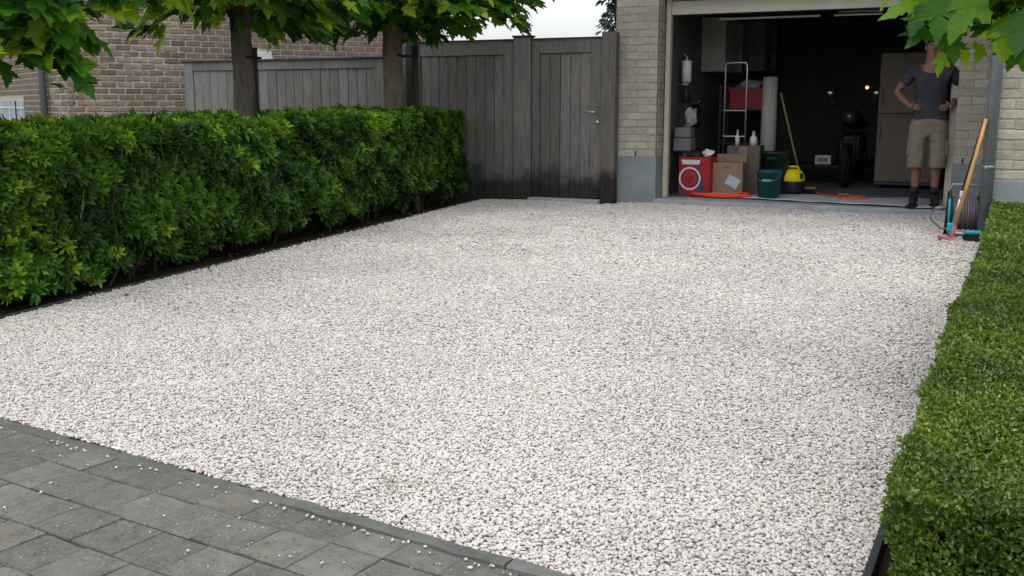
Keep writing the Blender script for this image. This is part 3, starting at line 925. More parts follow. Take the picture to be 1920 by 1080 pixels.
for i in solo:
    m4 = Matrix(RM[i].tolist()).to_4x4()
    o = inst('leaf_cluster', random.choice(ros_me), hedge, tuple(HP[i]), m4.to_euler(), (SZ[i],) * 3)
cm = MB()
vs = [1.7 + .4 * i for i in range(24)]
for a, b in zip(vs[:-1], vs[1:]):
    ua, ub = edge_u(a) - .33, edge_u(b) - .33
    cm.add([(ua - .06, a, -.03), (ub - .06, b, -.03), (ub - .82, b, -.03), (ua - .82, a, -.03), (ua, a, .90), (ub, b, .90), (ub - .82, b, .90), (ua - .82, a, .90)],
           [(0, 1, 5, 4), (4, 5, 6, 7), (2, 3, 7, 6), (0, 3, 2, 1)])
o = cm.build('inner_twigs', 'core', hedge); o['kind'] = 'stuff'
for i in range(26):                                   # stems and bare twigs
    v = random.uniform(2.8, 11.1); u = edge_u(v) - random.uniform(.22, .55)
    pts = [(u, v, -.02)]
    for k in range(4):
        pts.append((pts[-1][0] + random.uniform(-.03, .09), pts[-1][1] + random.uniform(-.07, .07), pts[-1][2] + random.uniform(.12, .22)))
    MB().tube(pts, [.007, .006, .005, .004, .003], 5).build('stem', 'stem_dark', hedge)

for i in range(70):                                   # bare twigs showing between the leaves
    v = random.uniform(3.2, 10.9); z = random.uniform(.3, .9); u = edge_u(v) - random.uniform(.13, .2)
    d = Vector((random.uniform(-.01, .05), random.uniform(-.08, .08), random.uniform(.05, .20)))
    MB().tube([(u, v, z), (u + d.x * .4, v + d.y * .6, z + d.z * .5), (u + d.x, v + d.y, z + d.z)], [.0035, .003, .002], 4).build('twig', 'twig', hedge)

# fallen leaves and bits on the soil strip
n = 150
lv = rng.uniform(3.2, 11.3, n); lu = edge_u(lv) - .10 + np.abs(rng.normal(0, .11, n)) * np.where(rng.random(n) < .25, 1.6, -.7)
LP = np.stack([lu, lv, np.where(lu > edge_u(lv), relief(np.minimum(lu, -.5), lv) + .010, -.010)], 1)
M['dry_leaf'] = leaf_mat('dry_leaf', (.05, .035, .018), (.13, .085, .035), (.20, .15, .05), True, .1)
lt = scatter('leaf_litter', [(np.array([(0, 0, 0), (.24, .3, .06), (.28, .62, .03), (0, 1, .1), (-.28, .62, .06), (-.24, .3, .02)]), np.array([(0, 1, 2), (0, 2, 3), (0, 3, 4), (0, 4, 5)]))],
             LP, frames(np.array([0, 0, 1.0]) + rng.normal(0, .25, (n, 3)), rng.normal(0, 1, (n, 3))), rng.uniform(.025, .05, n), 'dry_leaf', rng.random(n))
tag(lt, 'dry fallen leaves lying on the soil strip under the tall hedge', 'leaves')
sw_ = MB()
for k in range(9):
    a_ = random.uniform(0, 6.28); c_ = (-1.615 + random.gauss(0, .045), 2.62 + random.gauss(0, .05)); l_ = random.uniform(.025, .06)
    sw_.tube([(c_[0] - math.cos(a_) * l_, c_[1] - math.sin(a_) * l_, .034), (c_[0], c_[1], .039), (c_[0] + math.cos(a_) * l_, c_[1] + math.sin(a_) * l_, .036)], .0011, 4)
M['straw'] = mat('straw', (.40, .34, .24), .8, .2, 20, 0)
tag(sw_.build('dry_straw', 'straw'), 'wisps of dry straw lying on the gravel near the kerb', 'straw', kind='stuff')
# ------------------------------------------------------------------ LOW BOX HEDGE
def oval(seed, curl):
    r = np.random.default_rng(seed)
    w_ = r.uniform(.26, .33)
    V = np.array([(0, 0, 0), (w_ * .8, .3, .09), (w_, .62, .07), (0, 1, curl), (-w_, .62, .07), (-w_ * .8, .3, .09)])
    return V, np.array([(0, 1, 2), (0, 2, 3), (0, 3, 4), (0, 4, 5)])
OV = [oval(1, -.1), oval(2, .08), oval(3, -.2)]
def box_left(v):
    return np.interp(v, (2.2, 2.6, 2.75, 4.5, 6.4, 9.9), (-.165, -.165, -.165, -.122, -.062, -.020)) + .006 * np.sin(v * 2.3 + .6) + .004 * np.sin(v * 5.1)
def box_top(u, v):
    return .375 + .012 * np.sin(v * 1.9 + u * 4) + .010 * np.sin(v * 4.7 - u * 7) + .006 * np.sin(v * 11 + u * 13) + np.where(v < 2.55, .012, 0) - .006 * np.clip(v - 4.5, 0, 9)
BH = thing('hedge', 'low clipped box hedge with tiny leaves on the right of the gravel', 'hedge', (0, 0, 0))
def box_pts():
    P, Nn, S = [], [], []
    for v0, v1, dens, s in ((2.25, 3.6, 30000, .0125), (3.6, 5.6, 17000, .0165), (5.6, 9.86, 8500, .023)):
        A = int((v1 - v0) * .85 * dens)
        v = rng.uniform(v0, v1, A); u = box_left(v) + rng.random(A) * .85
        z = box_top(u, v) - np.abs(rng.normal(0, .014, A)); edge = np.clip((u - box_left(v)) / .05, 0, 1)
        z -= .012 * (1 - edge) ** 2
        P.append(np.stack([u, v, z], 1)); Nn.append(np.stack([-.25 * (1 - edge), -.05 + 0 * u, 1 + 0 * u], 1)); S.append(np.full(A, s))
        A = int((v1 - v0) * .40 * dens * .8)
        v = rng.uniform(v0, v1, A); zz = rng.uniform(.02, .38, A)
        u = box_left(v) + .012 * bumps(v * 3, zz * 8) + np.abs(rng.normal(0, .014, A)) + .13 * (.38 - zz)
        P.append(np.stack([u, v, zz], 1)); Nn.append(np.stack([-1 + 0 * u, -.1 + 0 * u, .25 + 0 * u], 1)); S.append(np.full(A, s))
    A = 15000
    zz = rng.uniform(.01, .385, A); u = -.162 + .13 * (.38 - zz) + rng.random(A) * .85
    v = 2.255 + .08 * (.38 - zz) + .010 * bumps(u * 6, zz * 8) + np.abs(rng.normal(0, .016, A))
    P.append(np.stack([u, v, zz], 1)); Nn.append(np.stack([0 * u, -1 + 0 * u, .15 + 0 * u], 1)); S.append(np.full(A, .0135))
    return np.concatenate(P), np.concatenate(Nn), np.concatenate(S)
BP, BN, BS = box_pts()
BN = BN / np.linalg.norm(BN, axis=1, keepdims=True)
N_ = BN * .55 + rng.normal(0, .75, BN.shape); T_ = BN * 1.0 + rng.normal(0, .7, BN.shape)
tone = np.clip(.36 + .17 * bumps(BP[:, 0] * 2.6, BP[:, 1] * 1.4, 5) + rng.normal(0, .17, len(BP)), 0, 1)
scatter('foliage', OV, BP, frames(N_, T_), BS * rng.uniform(.75, 1.25, len(BP)), 'box_leaf', tone, BH)
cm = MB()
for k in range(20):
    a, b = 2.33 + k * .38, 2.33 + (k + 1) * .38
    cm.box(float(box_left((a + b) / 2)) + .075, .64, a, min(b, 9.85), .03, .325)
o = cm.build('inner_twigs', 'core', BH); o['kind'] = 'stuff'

# ------------------------------------------------------------------ PLANE TREES
def plane_leaf(seed):
    """five-lobed leaf, y to the tip, slightly folded and curled, with its stalk"""
    r = random.Random(seed)
    half = [(.05, -.05), (.14, -.09), (.17, -.03), (.27, -.06), (.29, .02), (.42, .0), (.37, .09), (.35, .16), (.30, .21), (.40, .24), (.41, .31), (.50, .34), (.49, .42),
            (.62, .53), (.49, .52), (.43, .57), (.37, .53), (.25, .50), (.23, .56), (.30, .62), (.22, .68), (.24, .76), (.14, .82), (.11, .91), (.0, 1.05)]
    wd = r.uniform(.78, 1.02)
    half = [(x * wd * r.uniform(.92, 1.08), y + r.uniform(-.015, .015)) for x, y in half]
    left = [(-x * r.uniform(.9, 1.1), y + r.uniform(-.02, .02)) for x, y in half[:-1]][::-1]
    out = [(0, .02)] + half + left
    cu, fo, tw = r.uniform(.05, .35), r.uniform(.0, .28), r.uniform(-.15, .15)
    w1, w2 = r.uniform(0, 6), r.uniform(0, 6)
    def lift(x, y):
        return fo * abs(x) - cu * (y - .2) ** 2 - .18 * x * x + tw * x * y + .03 * math.sin(9 * x + w1) + .03 * math.sin(8 * y + w2)
    mid = [(0, .34), (0, .66)]
    V = [(x, y, lift(x, y)) for x, y in out] + [(x, y, lift(x, y) - .02) for x, y in mid]
    n = len(out); F = []
    for i in range(n):
        j = (i + 1) % n
        yy = (out[i][1] + out[j][1]) / 2
        xx = (out[i][0] + out[j][0]) / 2
        c = n + 1 if (yy > .6) else n
        F.append((i, j, c))
    # close the gap between the two rib points
    ks = [i for i in range(n) if (out[i][1] + out[(i + 1) % n][1]) / 2 > .6]
    a, b = ks[0], (ks[-1] + 1) % n
    F += [(n, a, n + 1), (n, n + 1, b)]
    o = len(V)
    V += [(-.008, .02, 0), (.008, .02, 0), (.010, -.45, .10), (-.010, -.45, .10), (0, .02, .012), (0, -.45, .115)]
    F += [(o, o + 1, o + 2), (o, o + 2, o + 3), (o, o + 4, o + 5), (o, o + 5, o + 3)]
    return np.array(V, float), np.array(F, int)
PL = [plane_leaf(k) for k in range(8)]
pl_me = [tri_mesh('leaf', v, f, 'leaf_obj') for v, f in PL]

def curve(p, q, sag, n=7, wob=.04):
    p, q = Vector(p), Vector(q)
    r = []
    for i in range(n):
        t = i / (n - 1)
        c = p.lerp(q, t) + Vector((0, 0, sag * 4 * t * (1 - t)))
        if 0 < i < n - 1: c += Vector((random.uniform(-wob, wob), random.uniform(-wob, wob), random.uniform(-wob, wob)))
        r.append(c)
    return r

def plane_tree(label, base, rad, top, blobs, bark, size=(.13, .20), extra=(), trunk_pts=None, young=0.0):
    t = thing('plane_tree', label, 'tree', (0, 0, 0), group='plane trees around the driveway')
    b = Vector((*base, 0))
    tp = trunk_pts or [b + Vector((random.uniform(-.01, .01), random.uniform(-.01, .01), z)) for z in np.linspace(-.1, top, 15)]
    tp = [Vector(q) for q in tp]
    trunk = MB().tube(tp, [rad * (1.10 - .20 * i / 14 + random.uniform(-.015, .015)) for i in range(len(tp))], 48)
    jag = [random.uniform(-1, 1) for _ in range(48)]
    for i, p in enumerate(trunk.v):
        k = i % 48; g_ = i // 48; c = tp[min(g_, len(tp) - 1)]
        f = 1 + (.05 if bark == 'bark' else .018) * (jag[(k + (g_ // 3)) % 48] * .8 + random.uniform(-.35, .35))
        trunk.v[i] = (c[0] + (p[0] - c[0]) * f, c[1] + (p[1] - c[1]) * f, p[2])
    trunk = trunk.build('trunk', bark, t, smooth=True)
    P, Nn, Tn, S = [], [], [], []
    for (c, rr, n) in blobs:
        c = np.array(c, float); rr = np.array(rr, float)
        q = rng.normal(0, 1, (n, 3)); q /= np.linalg.norm(q, axis=1, keepdims=True)
        q *= (rng.random((n, 1)) ** .42)
        p = c + q * rr
        outw = p - np.array([base[0], base[1], top + .3]); outw[:, 2] *= .3
        outw /= np.linalg.norm(outw, axis=1, keepdims=True) + 1e-6
        nn = np.array([0, 0, 1.0]) + .55 * outw + rng.normal(0, .42, (n, 3))
        tt = outw + np.array([0, 0, -1.0]) + rng.normal(0, .5, (n, 3))
        P.append(p); Nn.append(nn); Tn.append(tt); S.append(rng.uniform(*size, n))
        e = Vector(c.tolist()) + Vector((0, 0, float(rr[2]) * .2))
        st = Vector(tp[-1]) - Vector((0, 0, random.uniform(0, .25)))
        MB().tube(curve(st, e, .12), [rad * .34 * (1 - .8 * i / 6) + .004 for i in range(7)], 7).build('branch', 'bark', t, smooth=True)
        for k in range(4):
            d = Vector((random.uniform(-1, 1) * rr[0], random.uniform(-1, 1) * rr[1], random.uniform(-.8, .5) * rr[2])) * .75
            MB().tube(curve(e, Vector(c.tolist()) + d, .03, 5, .02), [.007, .006, .005, .004, .003], 5).build('twig', 'petiole', t)
    for (p, nrm, tip, s) in extra:
        P.append(np.array([p], float)); Nn.append(np.array([nrm], float)); Tn.append(np.array([tip], float)); S.append(np.array([s], float))
    P, Nn, Tn, S = np.concatenate(P), np.concatenate(Nn), np.concatenate(Tn), np.concatenate(S)
    RMx = frames(Nn, Tn)
    px, py, c = proj(P[:, 0], P[:, 1], P[:, 2])
    ok = (c > 0) & (px > -40) & (px < 1960) & (py > -45) & (py < 1000)
    od = np.argsort(np.where(ok, c, 99))
    solo = [i for i in od[:300] if ok[i]]
    if extra:
        ne = len(extra); ex = list(range(len(P) - ne, len(P)))
        solo = (ex + [i for i in solo if i not in set(ex)])[:300]
    for i in solo:
        inst('leaf', random.choice(pl_me), t, tuple(P[i]), Matrix(RMx[i].tolist()).to_euler(), (S[i],) * 3)
    rm = np.ones(len(P), bool); rm[solo] = False
    if rm.any():
        tone = np.clip(rng.normal(.42, .26, len(P)), 0, 1)
        scatter('foliage', PL, P[rm], RMx[rm], S[rm], 'leaf_attr', tone[rm], t)
    return t

plane_tree('plane tree at the frame edge with big lobed leaves over the hedge end', (-5.72, 4.5), .085, 2.2,
           [((-5.5, 4.4, 2.25), (1.15, 1.3, .55), 520), ((-4.9, 4.25, 1.72), (.30, .40, .28), 60), ((-4.95, 4.1, 1.58), (.22, .3, .24), 30),
            ((-4.78, 4.28, 1.44), (.10, .12, .20), 13), ((-4.75, 4.9, 2.05), (.35, .45, .30), 60), ((-6.4, 4.6, 2.3), (.8, 1.2, .5), 160)], 'bark', (.14, .22))
plane_tree('plane tree with furrowed brown trunk tied to a dark stake', (-6.0, 7.3), .092, 2.15,
           [((-6.0, 7.3, 2.48), (1.25, 1.35, .52), 760), ((-5.75, 7.1, 2.08), (.55, .6, .22), 90), ((-5.45, 7.6, 2.06), (.5, .5, .22), 90),
            ((-6.4, 7.0, 2.12), (.5, .5, .22), 60), ((-5.3, 6.9, 2.2), (.5, .5, .25), 110), ((-6.0, 8.1, 2.1), (.6, .5, .25), 110),
            ((-5.62, 7.15, 1.80), (.16, .2, .10), 12), ((-5.2, 7.35, 1.84), (.2, .2, .12), 15), ((-6.45, 6.75, 1.84), (.2, .2, .12), 12)], 'bark', (.13, .20))
plane_tree('plane tree with smooth tan trunk in front of the fence corner', (-6.2, 10.1), .115, 2.25,
           [((-6.1, 10.1, 2.68), (1.5, 1.5, .55), 860), ((-5.7, 9.8, 2.30), (.75, .6, .25), 150), ((-5.2, 10.0, 2.22), (.5, .5, .25), 130),
            ((-5.0, 10.3, 2.32), (.55, .5, .22), 110), ((-6.5, 9.8, 2.2), (.6, .6, .25), 130), ((-6.3, 10.7, 2.2), (.6, .5, .25), 130),
            ((-5.75, 9.9, 1.98), (.25, .3, .12), 20), ((-5.25, 9.9, 1.98), (.2, .2, .10), 10), ((-4.75, 10.2, 2.06), (.2, .2, .10), 9), ((-6.75, 9.6, 1.98), (.2, .2, .12), 12)], 'bark_pale', (.13, .20))

# stake beside the second trunk, with its strap
stk = thing('tree_stake', 'dark round tree stake strapped to the furrowed plane trunk', 'stake', (-6.003, 7.452, 0))
MB().tube([(0, 0, -.05), (0, 0, 1.68)], [.037, .036], 12).build('post', 'wood_dark', stk)
MB().torus((0, -.10, 1.59), .125, .010, 26, 6, 'z').build('strap', 'strap', stk)
stk2 = thing('tree_stake', 'dark round tree stake behind the smooth tan trunk', 'stake', (-6.05, 10.33, 0))
MB().tube([(0, 0, -.05), (0, 0, 1.85)], [.04, .038], 12).build('post', 'wood_dark', stk2)
MB().torus((-.08, -.12, 1.72), .165, .010, 26, 6, 'z').build('strap', 'strap', stk2)

# tree on the right: leaves hanging into the picture
EX = []
def L_(x, y, z, tip, s, nrm=(0, -.5, 1)):
    EX.append(((x, y, z), nrm, tip, s))
L_(-.27, 4.0, 1.545, (-.8, -.1, -.42), .165, (.15, -.75, .75))
L_(-.27, 3.95, 1.53, (-.25, -.1, -1), .125, (-.1, -.8, .6))
L_(-.29, 4.05, 1.445, (-.8, -.1, -.4), .078, (.1, -.5, .9))
L_(-.315, 4.05, 1.475, (-.3, -.1, -.8), .040, (.1, -.5, .9))
L_(-.255, 3.95, 1.45, (-.6, -.1, -.8), .105, (.1, -.7, .7))
L_(-.225, 3.9, 1.55, (0, -.2, -1), .155, (.25, -.9, .35))
L_(-.17, 4.0, 1.56, (-.1, -.1, -1), .165, (.3, -.8, .4))
L_(-.105, 3.9, 1.585, (-.35, -.1, -1), .205, (-.25, -.9, .45))
L_(-.21, 4.05, 1.49, (.15, -.1, -1), .10, (.5, -.8, .2))
L_(-.19, 4.0, 1.43, (.1, -.1, -1), .105, (.3, -.8, .5))
L_(-.205, 4.0, 1.375, (-.25, -.1, -1), .085, (-.5, -.8, .2))
L_(-.165, 4.05, 1.40, (.35, -.1, -1), .085, (.4, -.6, .5))
L_(-.095, 4.05, 1.405, (-.5, -.1, -1), .085, (.6, -.5, .5))
L_(.0, 3.9, 1.475, (-.15, -.1, -1), .15, (.1, -.9, .5))
L_(.05, 3.85, 1.49, (-.1, -.2, -1), .16, (-.2, -.8, .6))
L_(.03, 4.0, 1.41, (-.3, -.2, -1), .12, (.2, -.8, .6))
L_(-.02, 4.05, 1.50, (.2, -.2, -1), .13, (.2, -.8, .6))
L_(.045, 4.05, 1.42, (.1, -.2, -1), .12, (-.3, -.8, .5))
rt = plane_tree('plane tree with large bright leaves hanging in front of the garage', (.95, 4.3), .10, 2.3,
           [((.55, 4.3, 2.35), (1.1, 1.2, .5), 420), ((-.08, 4.1, 1.66), (.28, .18, .08), 44), ((.07, 4.1, 1.56), (.11, .2, .11), 34),
            ((-.30, 4.1, 1.67), (.12, .15, .06), 10), ((.42, 4.2, 1.85), (.35, .35, .25), 70)], 'bark', (.10, .15), EX)

# far spruce seen over the gate
sp = thing('spruce_tree', 'tall grey green spruce far off above the garden gate', 'tree', (-15.55, 45.0, 0))
MB().tube([(0, 0, 0), (0, 0, 12.5)], [.22, .03], 10).build('trunk', 'bark', sp)
n = 5200
z = rng.uniform(1.0, 12.6, n); az = rng.uniform(0, 6.283, n)
rmax = 2.15 * (1 - z / 12.9) ** .8 * (.72 + .28 * np.sin(z * 5.2 + 1.5 * np.sin(az * 2))) * (.8 + .25 * np.sin(az * 5 + z * 1.3))
rr = rmax * rng.random(n) ** .5
p = np.stack([np.cos(az) * rr, np.sin(az) * rr, z - .25 * rr], 1)
nn = np.stack([np.cos(az) * .5, np.sin(az) * .5, np.ones(n)], 1) + rng.normal(0, .4, (n, 3))
tt = np.stack([np.cos(az), np.sin(az), -.5 * np.ones(n)], 1) + rng.normal(0, .4, (n, 3))
scatter('crown', OV, p, frames(nn, tt), rng.uniform(.18, .42, n), 'spruce', rng.random(n), sp)

# ------------------------------------------------------------------ GARAGE CONTENTS
FZ = .09
# red carton with a printed ring
rb = thing('carton', 'red printed carton with white ring beside brown cardboard box', 'carton', (-3.32, 12.40, FZ), R(-6))
MB().box(-.20, .20, -.11, .13, 0, .475, .004).build('carton_body', 'red', rb)
def disc(name, c, r0, r1, m, parent, y, n=28):
    v, f = [], []
    for i in range(n):
        a = 2 * math.pi * i / n
        v += [(c[0] + math.cos(a) * r0, y, c[1] + math.sin(a) * r0), (c[0] + math.cos(a) * r1, y, c[1] + math.sin(a) * r1)]
    for i in range(n):
        j = (i + 1) % n; f.append((2 * i, 2 * i + 1, 2 * j + 1, 2 * j))
    return mk(name, v, f, m, parent)
mk('print', [(.03, -.113, .02), (.13, -.113, .02), (.13, -.113, .12), (.06, -.113, .30), (.03, -.113, .45)], [(0, 1, 2, 3, 4)], 'navy', rb)
mk('print', [(-.19, -.113, .01), (-.10, -.113, .01), (-.17, -.113, .12), (-.19, -.113, .2)], [(0, 1, 2, 3)], 'navy', rb)
disc('ring_print', (-.055, .215), .118, .140, 'white_paint', rb, -.116)
disc('ring_print', (-.055, .215), .07, .078, 'dull_red', rb, -.116)
mk('print', [(-.15, -.116, .385), (.06, -.116, .385), (.075, -.116, .44), (-.17, -.116, .44)], [(0, 1, 2, 3)], 'white_paint', rb)
def crumple(name, c, s, m, label, cat, seed):
    bm = bmesh.new(); bmesh.ops.create_icosphere(bm, subdivisions=2, radius=1)
    r = random.Random(seed)
    for v in bm.verts: v.co = Vector((v.co.x * s[0], v.co.y * s[1], v.co.z * s[2])) * r.uniform(.6, 1.15)
    me = bpy.data.meshes.new(name); bm.to_mesh(me); bm.free(); me.materials.append(M[m])
    return tag(inst(name, me, None, c), label, cat)
crumple('crumpled_paper', (-3.20, 12.42, .61), (.075, .05, .05), 'paper', 'crumpled white paper lying on top of the red carton', 'paper', 3)
crumple('dark_rag', (-3.38, 12.40, .595), (.10, .06, .035), 'black_plastic', 'dark rag lying on the red carton beside crumpled paper', 'rag', 5)
# cardboard boxes
cb = thing('cardboard_box', 'brown cardboard box with open flap and pale diamond label', 'box', (-2.965, 12.52, FZ), R(4))
MB().box(-.185, .185, -.14, .14, 0, .41, .004).build('box_body', 'card', cb)
mk('flap', [(-.185, .12, .41), (.185, .12, .41), (.180, .20, .50), (-.180, .20, .50), (-.185, .126, .41), (.185, .126, .41), (.180, .206, .50), (-.180, .206, .50)],
   [(0, 1, 2, 3), (7, 6, 5, 4), (0, 4, 5, 1), (2, 6, 7, 3), (1, 5, 6, 2), (3, 7, 4, 0)], 'card', cb)
mk('flap', [(-.18, -.142, .33), (.18, -.142, .33), (.18, -.135, .41), (-.18, -.135, .41)], [(0, 1, 2, 3)], 'card', cb)
MB().box(-.075, .075, -.002, 0, -.06, .06).build('label', 'label', cb, (.07, -.1415, .185), (0, R(28), 0))
mk('hand_hole', [(-.04, -.1432, .345), (.03, -.1432, .345), (.03, -.1432, .365), (-.04, -.1432, .365)], [(0, 1, 2, 3)], 'card_grey', cb)
tbx = thing('cardboard_box', 'taller grey brown cardboard box behind the labelled one', 'box', (-2.86, 12.92, FZ), R(2))
MB().box(-.20, .20, -.16, .16, 0, .60, .004).build('box_body', 'card_grey', tbx)
MB().box(-.05, .05, -.003, 0, 0, .09).build('tape', 'card', tbx, (0, -.161, .5))
for (x, y, h, lab) in ((-2.955, 12.86, .17, 'slim white bottle standing on the taller cardboard box'), (-2.765, 12.9, .155, 'wide white jug standing on the taller cardboard box')):
    b = thing('bottle', lab, 'bottle', (x, y, FZ + .601))
    r = .028 if 'slim' in lab else .045
    MB().lathe([(.001, 0), (r, 0), (r, h * .6), (r * .4, h * .8), (r * .4, h)], n=14).build('bottle_body', 'white_paint', b, smooth=True)
    MB().lathe([(r * .45, h), (r * .45, h + .02), (.001, h + .02)], n=10).build('cap', 'offwhite', b)
# orange flat hose in loops
om = MB()
for k in range(7):
    r1 = random.uniform(.30, .37); a = random.uniform(-.1, .1)
    om.tube([(math.cos(t) * r1 * 1.0 + a * .2, math.sin(t) * r1 * .40, .014 + .008 * k * .7 + .006 * math.sin(3 * t + k)) for t in np.linspace(0, 6.283, 24)], .012, 6)
tag(om.build('flat_hose', 'orange', None, (-3.02, 12.30, FZ)), 'bright orange hose coiled flat on the floor around the boxes', 'hose')
# buckets
bk = thing('bucket', 'teal plastic bucket standing on the garage floor sheet', 'bucket', (-2.45, 12.36, .10))
MB().lathe([(.001, .004), (.116, .004), (.122, 0), (.143, .30), (.151, .30), (.151, .325), (.143, .325), (.113, .02), (.001, .015)], n=30).build('bucket_body', 'teal', bk, smooth=True)
MB().tube([(.15 * math.cos(a), -.03 - .13 * math.sin(a) * .8, .30 - .10 * math.sin(a)) for a in np.linspace(0, math.pi, 14)], .004, 6).build('handle', 'steel', bk)
MB().box(-.05, .05, -.004, .004, 0, .02).build('grip', 'offwhite', bk, (0, -.137, .205))
gb = thing('bucket', 'tall dark green bin standing behind the teal bucket', 'bucket', (-2.50, 12.95, FZ))
MB().lathe([(.001, 0), (.14, 0), (.175, .50), (.185, .50), (.185, .53), (.17, .53), (.135, .02), (.001, .02)], n=28).build('bin_body', 'dark_green', gb, smooth=True)
MB().box(-.06, .06, -.02, .01, 0, .03, .004).build('grip', 'black_plastic', gb, (0, -.178, .44))
# yellow vacuum
yv = thing('vacuum_cleaner', 'yellow topped wet and dry vacuum cleaner next to the buckets', 'vacuum', (-2.29, 13.0, FZ))
yv.scale = (.93, .93, .88)
MB().lathe([(.001, .04), (.145, .04), (.155, .06), (.155, .20), (.15, .215), (.001, .215)], n=26).build('tank', 'black_plastic', yv, smooth=True)
yt = MB().lathe([(.158, .20), (.162, .215), (.160, .25), (.145, .30), (.11, .345), (.06, .362), (.001, .365)], n=26)
yt.build('lid', 'yellow', yv, smooth=True)
MB().tube([(-.13, -.03, .26), (-.19, -.05, .265), (-.215, -.06, .255)], [.045, .04, .03], 12).build('snout', 'yellow', yv, smooth=True)
MB().tube([(-.07, 0, .35), (-.06, 0, .395), (.06, 0, .395), (.09, 0, .33)], .014, 8).build('handle', 'yellow', yv, smooth=True)
MB().box(-.02, .02, -.012, .01, -.035, .04, .004).build('latch', 'black_plastic', yv, (.13, -.10, .27), (0, 0, R(40)))
MB().box(-.02, .02, -.012, .01, -.02, .03, .004).build('latch', 'black_plastic', yv, (-.13, -.09, .30), (0, 0, R(-40)))
for a in (40, 140, 220, 320):
    MB().ball((.13 * math.cos(R(a)), .13 * math.sin(R(a)), .022), .022, 8, 6).build('caster', 'rubber', yv)
MB().tube([(-.215, -.06, .255), (-.30, -.05, .30), (-.30, 0, .46), (-.22, .05, .52), (-.15, .12, .40), (-.20, .2, .1)], .018, 9).build('suction_hose', 'broom_wood', yv, smooth=True)
# broom leaning
br = thing('broom', 'broom with long wooden handle leaning in the dark garage', 'broom', (-2.20, 13.25, FZ))
MB().tube([(0, 0, .05), (-.36, .18, 1.24)], .013, 8).build('handle', 'broom_wood', br)
MB().box(-.16, .16, -.03, .03, .055, .09, .006).build('broom_head', 'broom_wood', br)
MB().box(-.155, .155, -.027, .027, 0, .055).build('bristles', 'bristle', br)
# hand truck
ht = thing('hand_truck', 'silver tubular hand truck standing behind the boxes', 'hand truck', (-3.06, 13.12, FZ))
MB().tube([(-.135, .02, .05), (-.135, .0, 1.57), (-.115, 0, 1.61), (.115, 0, 1.61), (.135, 0, 1.57), (.135, .02, .05)], .0125, 8).build('frame', 'steel', ht, smooth=True)
for z in (.35, .7, 1.02):
    MB().tube([(-.135, 0, z), (.135, 0, z)], .009, 8).build('crossbar', 'steel', ht)
MB().box(-.17, .17, -.16, .01, .012, .022).build('toe_plate', 'steel', ht)
for s in (-1, 1):
    wh = MB().torus((s * .19, .09, .11), .085, .025, 22, 8, 'x').build('wheel', 'rubber', ht, smooth=True)
    MB().lathe([(.001, -.015), (.06, -.015), (.06, .015), (.001, .015)], (s * .19, .09, .11), 14, 'x').build('rim', 'steel', wh)
# rack with red crate
rk = thing('shelf_rack', 'dark metal shelf rack in the garage shadow behind the hand truck', 'rack', (-3.02, 13.62, FZ))
for x in (-.30, .30):
    for y in (-.2, .2):
        MB().box(x - .015, x + .015, y - .015, y + .015, 0, 1.34).build('post', 'black_plastic', rk)
for z in (.15, .6, 1.02):
    MB().box(-.31, .31, -.21, .21, z, z + .02).build('shelf', 'black_plastic', rk)
rc = thing('crate', 'dull red plastic crate on the dark shelf rack', 'crate', (-3.0, 13.62, FZ + 1.041))
cr = MB(); cr.box(-.21, .21, -.17, .17, 0, .015).box(-.21, .21, -.17, -.155, .015, .26).box(-.21, .21, .155, .17, .015, .26).box(-.21, -.195, -.155, .155, .015, .26).box(.195, .21, -.155, .155, .015, .26)
cr.build('crate_body', 'crate_red', rc)
MB().box(-.225, .225, -.185, -.171, .23, .27).build('rim', 'crate_red', rc)
crumple('plastic_bag', (-2.99, 13.60, FZ + 1.34), (.19, .12, .09), 'grey_plastic', 'grey crumpled plastic bag filling the dull red crate', 'bag', 9)
ro = thing('carpet_roll', 'pale rolled carpet standing upright beside the shelf rack', 'carpet roll', (-2.70, 13.45, FZ))
sp_ = [(.085 * (1 - .0 * t) * math.cos(t), .085 * math.sin(t)) for t in np.linspace(0, 6.1, 26)]
MB().lathe([(.001, 0), (.095, 0), (.097, .7), (.092, 1.44), (.075, 1.44), (.073, 1.40), (.06, 1.40), (.058, 1.44), (.02, 1.44), (.001, 1.42)], n=22).build('roll', 'offwhite', ro, smooth=True)
MB().box(-.008, .008, -.102, -.09, .0, 1.44).build('loose_edge', 'offwhite', ro, (.03, .002, 0))
# left wall fittings
def wall_cupboard(v0, v1, z0, z1, lab):
    c = thing('wall_cupboard', lab, 'cupboard', (-3.718, (v0 + v1) / 2, z0))
    h = (v1 - v0) / 2
    k = MB(); k.box(0, .30, -h, -h + .02, 0, z1 - z0).box(0, .30, h - .02, h, 0, z1 - z0).box(0, .30, -h + .02, h - .02, 0, .02).box(0, .30, -h + .02, h - .02, z1 - z0 - .02, z1 - z0).box(0, .012, -h + .02, h - .02, .02, z1 - z0 - .02)
    k.build('carcass', 'offwhite', c)
    MB().box(.302, .320, -h, -.003, .0, z1 - z0, .002).build('door', 'offwhite', c)
    MB().box(.02, .295, -h + .02, h - .02, .3, .318).build('shelf', 'offwhite', c)
    MB().box(.05, .15, .1, .25, .02, .22).build('stored_tin', 'black_plastic', c)
wall_cupboard(13.9, 15.0, 1.62, 2.32, 'pale wall cupboard nearest the garage opening with one door open')
wall_cupboard(16.4, 17.4, 1.70, 2.44, 'pale wall cupboard deeper inside the dark garage')
pr = thing('paper_roll', 'white paper roll on a wall holder just inside the garage', 'paper roll', (-3.60, 12.78, 1.46))
MB().lathe([(.02, 0), (.058, 0), (.058, .26), (.02, .26)], n=18).build('roll', 'paper', pr, smooth=True)
